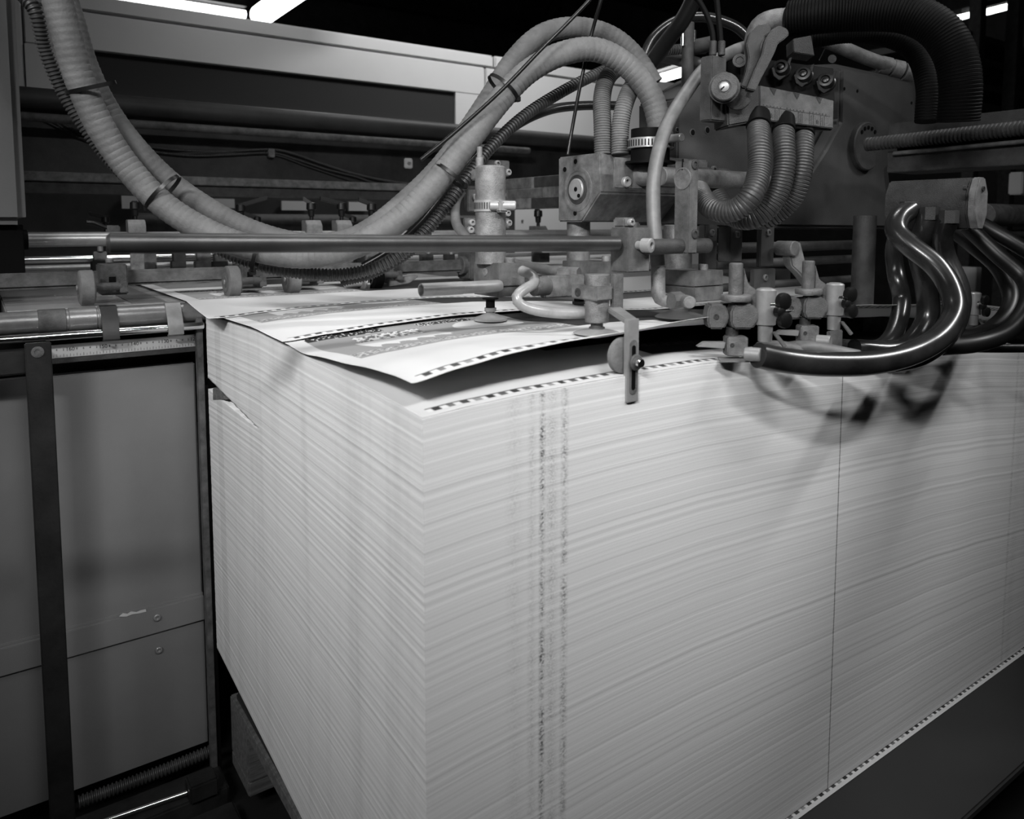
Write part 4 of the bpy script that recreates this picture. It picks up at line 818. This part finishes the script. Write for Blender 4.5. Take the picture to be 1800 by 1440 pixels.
for i, (pts, dd, mt) in enumerate((([(1303, 152), (1312, 126), (1316, 100), (1312, 78), (1318, 58), (1332, 44), (1350, 42), (1356, 48), (1354, 58), (1344, 64), (1338, 80), (1336, 104), (1328, 134), (1318, 156)], dB - .035, 'head_dark'), ([(1313, 156), (1326, 124), (1340, 94), (1344, 72), (1356, 52), (1370, 44), (1384, 50), (1388, 60), (1380, 68), (1368, 76), (1362, 92), (1350, 116), (1338, 138), (1328, 160)], dB - .055, 'head_dark'))):
    MB().prism([at(x, y, d=dd) for x, y in pts], FW * .012, .0012).build('lever', mt, t)
# cable gland with two tubes on the side bar
t = thing('tube_pair', 'two slim black tubes entering the top of the distributor side bar', 'tubes', at(1262, 96, d=dB-.02))
for x, pts in ((0, ((1253, 98), (1253, 62), (1244, 30), (1228, 0), (1215, -20), (1180, -180), (1160, -340))), (1, ((1268, 98), (1266, 60), (1262, 20), (1258, -20), (1240, -180), (1225, -340)))):
    m, _ = hose(hosepts([(a_, b_, dB - .02) for a_, b_ in pts]), px_r(c, 5), 'smooth', seg=14); m.build('tube', 'rubber', t)
    q = at(pts[0][0], 98, d=dB-.02); MB().cyl(q, q + V((0, 0, 26*k)), 6.5*k).build('ferrule', 'head_dark', t)
# pale elbow pipe and the thick black hoses
t = thing('thick_hose', 'thick black hose arching from a pale elbow over the carriage plate', 'hose', at(1550, 30, d=1.05))
m, _ = hose(hosepts([(1328, 100, 1.09), (1328, 70, 1.09), (1338, 46, 1.08), (1360, 36, 1.07), (1384, 34, 1.06)]), px_r(at(1340, 50, d=1.08), 19), 'smooth', seg=28); m.build('elbow', 'cast_light', t)
q = at(1383, 34, d=1.06); MB().cyl(q - RT*.002, q + RT*.006, px_r(q, 24)).build('hose_band', 'black', t)
m, _ = hose(hosepts([(1386, 34, 1.06), (1440, 27, 1.04), (1510, 22, 1.02), (1590, 24, .99), (1645, 48, .97), (1678, 95, .96), (1688, 150, .96), (1684, 215, .97)]), px_r(at(1600, 30, d=1.0), 33), 'wrap', .004, .03, 28); m.build('hose', 'rubber', t)
t = thing('inner_black_hose', 'second black hose arching inside the thick one', 'hose', at(1560, 70, d=1.12))
m, _ = hose(hosepts([(1425, 66, 1.16), (1490, 56, 1.15), (1560, 62, 1.12), (1612, 92, 1.10), (1632, 150, 1.08), (1630, 215, 1.08)]), px_r(at(1560, 70, d=1.12), 20), 'wrap', .004, .03, 24); m.build('hose', 'rubber', t)
quadbox(((1394, 68), (1426, 62), (1432, 98), (1395, 92)), 1.14, .03, 'hose_socket', 'cast_dark', t)
t = thing('grey_conduit', 'grey banded pipe sloping down behind the black hoses', 'pipe', at(1520, 100, d=1.3)); m, _ = hose(hosepts([(1430, 62, 1.25), (1490, 88, 1.28), (1540, 108, 1.3), (1612, 130, 1.32)]), px_r(at(1500, 90, d=1.28), 12), 'smooth'); m.build('pipe', 'cast', t)
for px, py in ((1556, 113), (1577, 119), (1598, 126)): q = at(px, py, d=1.31); MB().cyl(q - RT*.009, q + RT*.009 - V((0, 0, .004)), px_r(q, 15)).build('union_nut', 'cast', t)
t = thing('spring_terminal', 'small coiled terminal with bright wire above the knobs', 'terminal', at(1462, 105, d=1.1)); q = at(1462, 104, d=1.08); MB().lathe(q, -fh, [(0, 8*k), (3*k, 8*k), (3*k, 5*k)], 20).build('coil', 'cast_dark', t); MB().cyl(at(1440, 106, d=1.08), at(1450, 86, d=1.08), .0008, bev=0).build('wire', 'chrome', t)
# three ribbed hoses hanging below the distributor
for i, (pts, rr_, lab) in enumerate((
    ([(1332, 208, 1.03), (1334, 250, 1.0), (1334, 300, .985), (1320, 345, .97), (1290, 370, .98), (1256, 368, 1.0), (1236, 350, 1.03), (1228, 335, 1.06)], 20, 'left ribbed hose hanging under the distributor and curling back left'),
    ([(1376, 214, 1.05), (1378, 250, 1.03), (1378, 300, 1.02), (1362, 350, 1.02), (1325, 384, 1.03), (1285, 378, 1.06), (1260, 345, 1.09)], 19, 'middle ribbed hose hanging under the distributor'),
    ([(1412, 222, 1.08), (1412, 260, 1.06), (1408, 310, 1.05), (1388, 355, 1.06), (1345, 385, 1.08), (1300, 380, 1.12)], 18, 'right ribbed hose hanging under the distributor'))):
    P = hosepts(pts); t = thing('ribbed_hose', lab, 'hose', P[0], 'ribbed hoses under the distributor'); m, _ = hose(P, px_r(P[2], rr_), 'wrap', .0042, .07, 24); m.build('hose', 'ribbed_grey', t)
    MB().lathe(P[0] + V((0, 0, .004)), P[1] - P[0], [(0, px_r(P[0], rr_ + 1)), (.022, px_r(P[0], rr_ + 1)), (.023, px_r(P[0], rr_))], 24).build('sleeve', 'black', t)

# ---- cross slide on the right: beam with threaded spindle
a = at(1562, 217, d=1.27); zlo = at(1562, 303, d=1.27).z; xb_ = a.x; v = ray(2150, 200); yend = CAM.y + (xb_ - CAM.x) / v.x * v.y
t = thing('cross_slide', 'long dark slide beam running out of the right edge', 'beam', (xb_, yend, zlo)); hz = a.z - zlo
MB().box((xb_, yend - .1, a.z - hz*.30), (xb_ + .09, a.y, a.z), .001).build('top_rail', 'cast_dark', t); MB().box((xb_, yend - .1, zlo), (xb_+.09, a.y, zlo + hz*.42), .001).build('lower_rail', 'cast_dark', t); MB().box((xb_ + .03, yend-.1, zlo + .004), (xb_+.085, a.y, a.z - .004), 0).build('web', 'black', t)
q = at(1516, 258, Y=Yq - .012); zs = at(1560, 251, d=1.27).z; xs2 = xb_ + .004
t = thing('threaded_spindle', 'coarse threaded spindle running along the dark slide beam', 'spindle', (xs2, a.y, zs))
s0 = at(1524, 254, d=1.29); s1v = s0 + (at(1830, 222, d=1.084) - s0) * 2.2; pts = [s0 + (s1v - s0)*i/40 for i in range(41)]; pts = resample(pts, .0012); rs = [.0115 * (1 if i % 5 < 3 else .82) for i in range(len(pts))]
m = MB(); m.tube(pts, rs, 20); m.build('thread', 'cast_dark', t)
s0 = at(1570, 270, d=1.26); s1v = s0 + (at(1830, 246, d=1.084) - s0) * 2.2; tag(MB().cyl(s0, s1v, .0035).build('slim_guide_rod', 'cast'), 'slim rod directly below the threaded spindle', 'rod')
# hose junction below it: octagonal body
c = at(1710, 358, d=1.02); k = mpp(c)
t = thing('hose_manifold', 'octagonal grey manifold body with bright end cap, feeding the glossy hoses', 'manifold', c - V((0, 0, .05)))
def octo(c, r): return [c + V((cos(a_)*.50*r, 0, sin(a_)*r)) for a_ in [pi/8 + pi/4*i for i in range(8)]]
v_ = ray(1566, 350); yb_ = CAM.y + (c.x - CAM.x) / v_.x * v_.y; MB().prism(octo(c, 49*k), V((0, yb_ - c.y, 0)), .002).build('body', 'cast_dark', t); nn_ = V((0, -1, 0)); MB().prism(octo(c + nn_*.001, 49*k), nn_*.010, .0015).build('end_cap', 'cast_light', t)
for px, py in ((1694, 330), (1723, 332)): q = at(px, py, Y=c.y - .008); MB().lathe(q, nn_, [(0, 4.5*k), (.005, 4.5*k), (.005, 3*k), (.003, 3*k)], 16).build('cap_screw', 'cast_dark', t)
for i, (px, py, d) in enumerate(((1598, 370, 1.055), (1634, 380, 1.035), (1668, 386, 1.012))): q = at(px, py, d=d); MB().tube([q + V((0, 0, .012)), q - V((0, 0, .005))], px_r(q, 16), 6).build('hex_nipple', 'cast_dark', t)
# glossy hoses
def gl(pts, r, label, m='pvc', grp='glossy looping hoses'):
    mb, _ = hose(hosepts(pts), px_r(at(*pts[len(pts)//2][:2], d=pts[len(pts)//2][2]), r), 'smooth', seg=24); o = mb.build('glossy_hose', m); return tag(o, label, 'hose', grp)
gl([(1600, 368, 1.055), (1580, 384, 1.045), (1576, 408, 1.035), (1600, 432, 1.02), (1645, 468, 1.0), (1672, 510, .98), (1678, 550, .96), (1655, 590, .93), (1600, 622, .91), (1530, 638, .89), (1450, 640, .87), (1380, 634, .855), (1330, 624, .842)], 20, 'glossy hose making the lowest, widest loop across the stack front')
gl([(1634, 380, 1.04), (1625, 405, 1.045), (1615, 440, 1.06), (1628, 500, 1.06), (1630, 560, 1.06), (1600, 605, 1.05), (1560, 618, 1.04), (1500, 615, 1.03)], 19, 'glossy hose hanging straight in the middle of the loops')
gl([(1668, 386, 1.015), (1657, 415, 1.03), (1662, 450, 1.04), (1684, 500, 1.03), (1688, 540, 1.02), (1670, 585, 1.0), (1620, 625, .98), (1560, 640, .97)], 17, 'glossy hose from the rightmost nipple, behind the widest loop')
gl([(1592, 388, 1.25), (1572, 430, 1.2), (1575, 480, 1.12), (1585, 530, 1.11), (1572, 585, 1.08), (1545, 612, 1.06), (1500, 612, 1.04)], 15, 'glossy hose at the left of the loops, beside the dark column')
gl([(1672, 400, 1.2), (1710, 430, 1.18), (1755, 470, 1.17), (1778, 520, 1.15), (1765, 560, 1.12), (1720, 590, 1.08), (1650, 597, 1.05)], 15, 'black hose of the right-hand loops, innermost', 'black_hose')
gl([(1700, 398, 1.12), (1750, 445, 1.1), (1800, 490, 1.08), (1808, 530, 1.05), (1775, 580, 1.02), (1720, 603, 1.0), (1650, 610, 1.0)], 15, 'black hose of the right-hand loops, outermost', 'black_hose')
gl([(1725, 395, 1.12), (1770, 420, 1.1), (1830, 455, 1.08), (1920, 500, 1.04), (2000, 560, 1.0)], 14, 'black hose leaving the manifold to the right edge', 'black_hose')
gl([(1650, 607, 1.08), (1720, 612, 1.09), (1830, 612, 1.1)], 8, 'thin glossy hose low at the right edge', 'black_hose')

# ================================================================== BIG HOSES
def tie(P, i, r, spread, label, off=V((0, 0, 0))):
    d = (P[i+1] - P[i-1]).normalized(); c = P[i] + off; n1 = (FW - d*FW.dot(d)).normalized(); n2 = d.cross(n1).normalized()
    pts = [c + n2*cos(a_)*(r + spread) + n1*sin(a_)*(r + .002) for a_ in [2*pi*k/28 for k in range(29)]]; m = MB(); vs = []; fs = []
    for j, q in enumerate(pts[:-1]):
        nr = (q - c).normalized(); vs += [q - d*.0025, q + d*.0025, q + d*.0025 + nr*.0012, q - d*.0025 + nr*.0012]
    n = 28
    for j in range(n):
        for e in range(4): fs.append((j*4+e, j*4+(e+1) % 4, ((j+1) % n)*4+(e+1) % 4, ((j+1) % n)*4+e))
    m.add(vs, fs); q = c - n2*(r+spread) - n1*.002; m.box(q - V((.004, .004, .004)), q + V((.004, .004, .004)), .001); o = m.build('cable_tie', 'black_plastic'); return tag(o, label, 'cable tie', 'cable ties round the big hoses')
Pm = [(72, -330, .90), (80, -160, .91), (95, -30, .92), (112, 40, .93), (140, 140, .95), (175, 220, .97), (225, 295, .99), (290, 362, 1.0), (370, 410, 1.01), (450, 438, 1.02), (530, 450, 1.03), (600, 440, 1.03), (660, 415, 1.03), (720, 370, 1.04), (775, 310, 1.05), (825, 245, 1.06), (880, 175, 1.08), (930, 125, 1.09), (990, 94, 1.1), (1050, 88, 1.11), (1105, 118, 1.12), (1145, 170, 1.12), (1160, 225, 1.12), (1166, 265, 1.12)]
m, pts = hose(hosepts(Pm), .0172, 'wrap', .0085, .028, 32); tag(m.build('big_hose', 'fabric_hose_light'), 'big cloth-wrapped hose sweeping down from the top left and arching to the head', 'hose'); PM = pts
Pn = [(96, -330, 1.0), (102, -160, 1.0), (110, -30, 1.0), (128, 40, 1.0), (152, 120, 1.0), (190, 195, 1.02), (240, 262, 1.03), (305, 325, 1.05), (385, 378, 1.06), (455, 410, 1.07), (530, 428, 1.08), (600, 425, 1.08), (655, 400, 1.09), (715, 352, 1.10), (768, 300, 1.11), (815, 240, 1.12), (862, 170, 1.13), (900, 110, 1.14), (950, 62, 1.15), (1010, 48, 1.16), (1070, 62, 1.17), (1115, 98, 1.18), (1150, 150, 1.18)]
m, pts = hose(hosepts(Pn), .0155, 'wrap', .0085, .028, 28); tag(m.build('big_hose', 'fabric_hose'), 'second big wrapped hose running behind the first and arching above it', 'hose')
Pr = [(-10, -330, 1.0), (8, -160, 1.0), (30, -30, 1.0), (62, 20, 1.0), (80, 90, 1.02), (110, 160, 1.04), (150, 225, 1.06), (200, 290, 1.08), (280, 365, 1.08), (360, 425, 1.08), (440, 462, 1.08), (530, 480, 1.08), (610, 482, 1.08), (680, 462, 1.08), (735, 420, 1.09), (775, 375, 1.10), (815, 320, 1.11), (860, 262, 1.13), (920, 205, 1.16), (990, 160, 1.2), (1060, 125, 1.24), (1120, 100, 1.3), (1180, 88, 1.34), (1240, 86, 1.36)]
m, pts = hose(hosepts(Pr), .0092, 'corr', .0052, .22, 18); tag(m.build('corrugated_hose', 'ribbed_dark'), 'black corrugated conduit following the big hoses', 'hose'); PR = pts
Ps = [(640, 470, 1.16), (690, 440, 1.16), (740, 395, 1.17), (790, 335, 1.18), (840, 280, 1.2), (900, 225, 1.24), (960, 195, 1.28), (1020, 186, 1.32), (1100, 186, 1.36)]
m, _ = hose(hosepts(Ps), .008, 'smooth'); tag(m.build('black_hose', 'pvc'), 'smooth black hose arching across the white cover to the right', 'hose')
m, _ = hose(hosepts([(600, 497, 1.14), (650, 485, 1.14), (700, 460, 1.15), (740, 430, 1.16)]), .006, 'corr', .004, .22, 14); tag(m.build('small_corrugated_hose', 'ribbed_dark'), 'thin corrugated conduit below the dip of the big hoses', 'hose')
def near(P, x, y):
    best = min(range(2, len(P)-2), key=lambda i: (lambda q: ((PX + F*(q.dot(RT))/q.dot(FW)) - x)**2 + ((PY - F*q.dot(UPV)/q.dot(FW)) - y)**2)(P[i] - CAM)); return best
for x, y, sp, off, lab in ((148, 160, .010, (14, -8), 'black cable tie high on the left fall of the big hoses'), (283, 335, .010, (14, -10), 'black cable tie on the left fall with its tail sticking up'), (786, 302, .006, (8, 8), 'black cable tie on the rising hose beside the thin pipe'), (890, 160, .007, (-8, -6), 'black cable tie where the two big hoses part'), (448, 455, .006, (0, 8), 'black cable tie at the bottom of the hose belly')):
    i = near(PM, x, y); kk = mpp(PM[i]); tie(PM, i, .0185, sp, lab, RT*off[0]*kk - V((0, 0, off[1]*kk)))
# two hoses rising out of the housing
for i, (pts, mt, lab) in enumerate((([(1060, 272, 1.15), (1059, 220, 1.15), (1058, 175, 1.16), (1066, 140, 1.17), (1085, 120, 1.18), (1110, 118, 1.2), (1140, 130, 1.22)], 'fabric_hose', 'wrapped hose rising out of the valve housing and bending right'), ([(1090, 272, 1.14), (1090, 230, 1.14), (1096, 190, 1.14), (1110, 155, 1.15), (1130, 130, 1.16)], 'fabric_hose_light', 'pale wrapped hose rising beside the clamp band on the valve housing'))):
    m, _ = hose(hosepts(pts), px_r(at(*pts[1][:2], d=pts[1][2]), 15.5), 'wrap', .0036, .05, 24); tag(m.build('riser_hose', mt), lab, 'hose', 'riser hoses on the valve housing')
t = thing('hose_clamp', 'bright slotted hose clamp where the big hose meets the head', 'hose clamp', at(1150, 270, d=1.11)); c = at(1143, 262, d=1.11); k = mpp(c)
MB().lathe(c, (0, 0, 1), [(0, 39*k), (.5*k, 40*k), (17*k, 40*k), (17.5*k, 39*k)], 44).build('band', 'steel', t); m = MB()
for j in range(44):
    a_ = 2*pi*j/44; dr = V((cos(a_), sin(a_), 0)); q = c + dr*40.2*k + V((0, 0, 8.5*k)); sd = V((-sin(a_), cos(a_), 0)); m.prism([q - sd*.0008 - V((0,0,.0045)), q + sd*.0008 - V((0,0,.0045)), q + sd*.0008 + V((0,0,.0045)), q - sd*.0008 + V((0,0,.0045))], dr*.0004, 0)
m.build('band_slots', 'black', t); MB().lathe(c - V((0, 0, 26*k)), (0, 0, 1), [(0, 44*k), (4*k, 44*k), (5*k, 34*k), (26*k, 34*k), (60*k, 34*k)], 36).build('socket', 'black', t)
q = at(1186, 243, d=1.07); MB().cyl(q - V((0, .014, 0)), q + V((0, .012, 0)), 7*k).build('clamp_screw', 'steel', t)
# hoses and cables at the top centre
def top(pts, r, label, m, nm='black_cable', kind='smooth'):
    P = hosepts(pts); mb, _ = hose(P, px_r(P[len(P)//2], r), kind, .007, .2, 16); return tag(mb.build(nm, m), label, 'cable' if r < 8 else 'hose')
top([(740, 281, 1.02), (800, 232, 1.03), (880, 160, 1.04), (950, 88, 1.05), (1000, 38, 1.06), (1050, -15, 1.07), (1200, -180, 1.1), (1350, -340, 1.12)], 3.4, 'thin black rod slanting from the dark crossbeam up to the top edge', 'black_plastic', 'slanting_cable')
top([(998, 272, 1.14), (1006, 225, 1.14), (1020, 150, 1.13), (1040, 60, 1.12), (1062, -20, 1.1), (1100, -180, 1.08), (1130, -340, 1.06)], 3.2, 'thin black cable rising straight from the valve housing corner', 'black_plastic', 'rising_cable')
top([(1138, 120, 1.2), (1170, 75, 1.16), (1200, 35, 1.12), (1228, -20, 1.08), (1300, -180, 1.0), (1350, -340, .98)], 15, 'glossy black hose rising steeply to the top edge', 'black_hose', 'steep_black_hose')
top([(1130, 105, 1.3), (1150, 65, 1.3), (1190, 36, 1.3), (1240, 30, 1.3), (1290, 45, 1.3), (1320, 70, 1.3)], 9, 'dark hose arching behind the distributor', 'pvc', 'arched_hose')
top([(1165, 97, 1.4), (1200, 105, 1.38), (1240, 122, 1.35), (1265, 150, 1.3)], 13, 'dark hose disappearing behind the distributor bar', 'ribbed_dark', 'hidden_hose')
top([(1120, 125, 1.35), (1132, 90, 1.35), (1160, 60, 1.35), (1190, 44, 1.35)], 5, 'slim cable bundled under the arched hose', 'ribbed_grey')
t = thing('cable_connector', 'ribbed cable connector left of the distributor', 'connector', at(1230, 82, d=1.3)); m = MB(); a = at(1216, 84, d=1.3); b = at(1254, 76, d=1.28); m.cyl(a, b, px_r(a, 13)); m.build('shell', 'cast_dark', t)
t = thing('rear_fitting', 'upright rear pipe fitting with bright unions behind the hoses', 'fitting', at(1210, 170, Y=.34)); p = at(1210, 40, Y=.34); MB().cyl(p, V((p.x, p.y, at(1210, 180, Y=.34).z)), .010).build('pipe', 'cast_dark', t)
for dx in (-.012, .014): MB().cyl(p + V((dx, 0, -.01)), p + V((dx, 0, -.04)), .004).build('union', 'chrome', t)
# give every empty of a thing its place at the thing's base
bpy.context.view_layer.update()
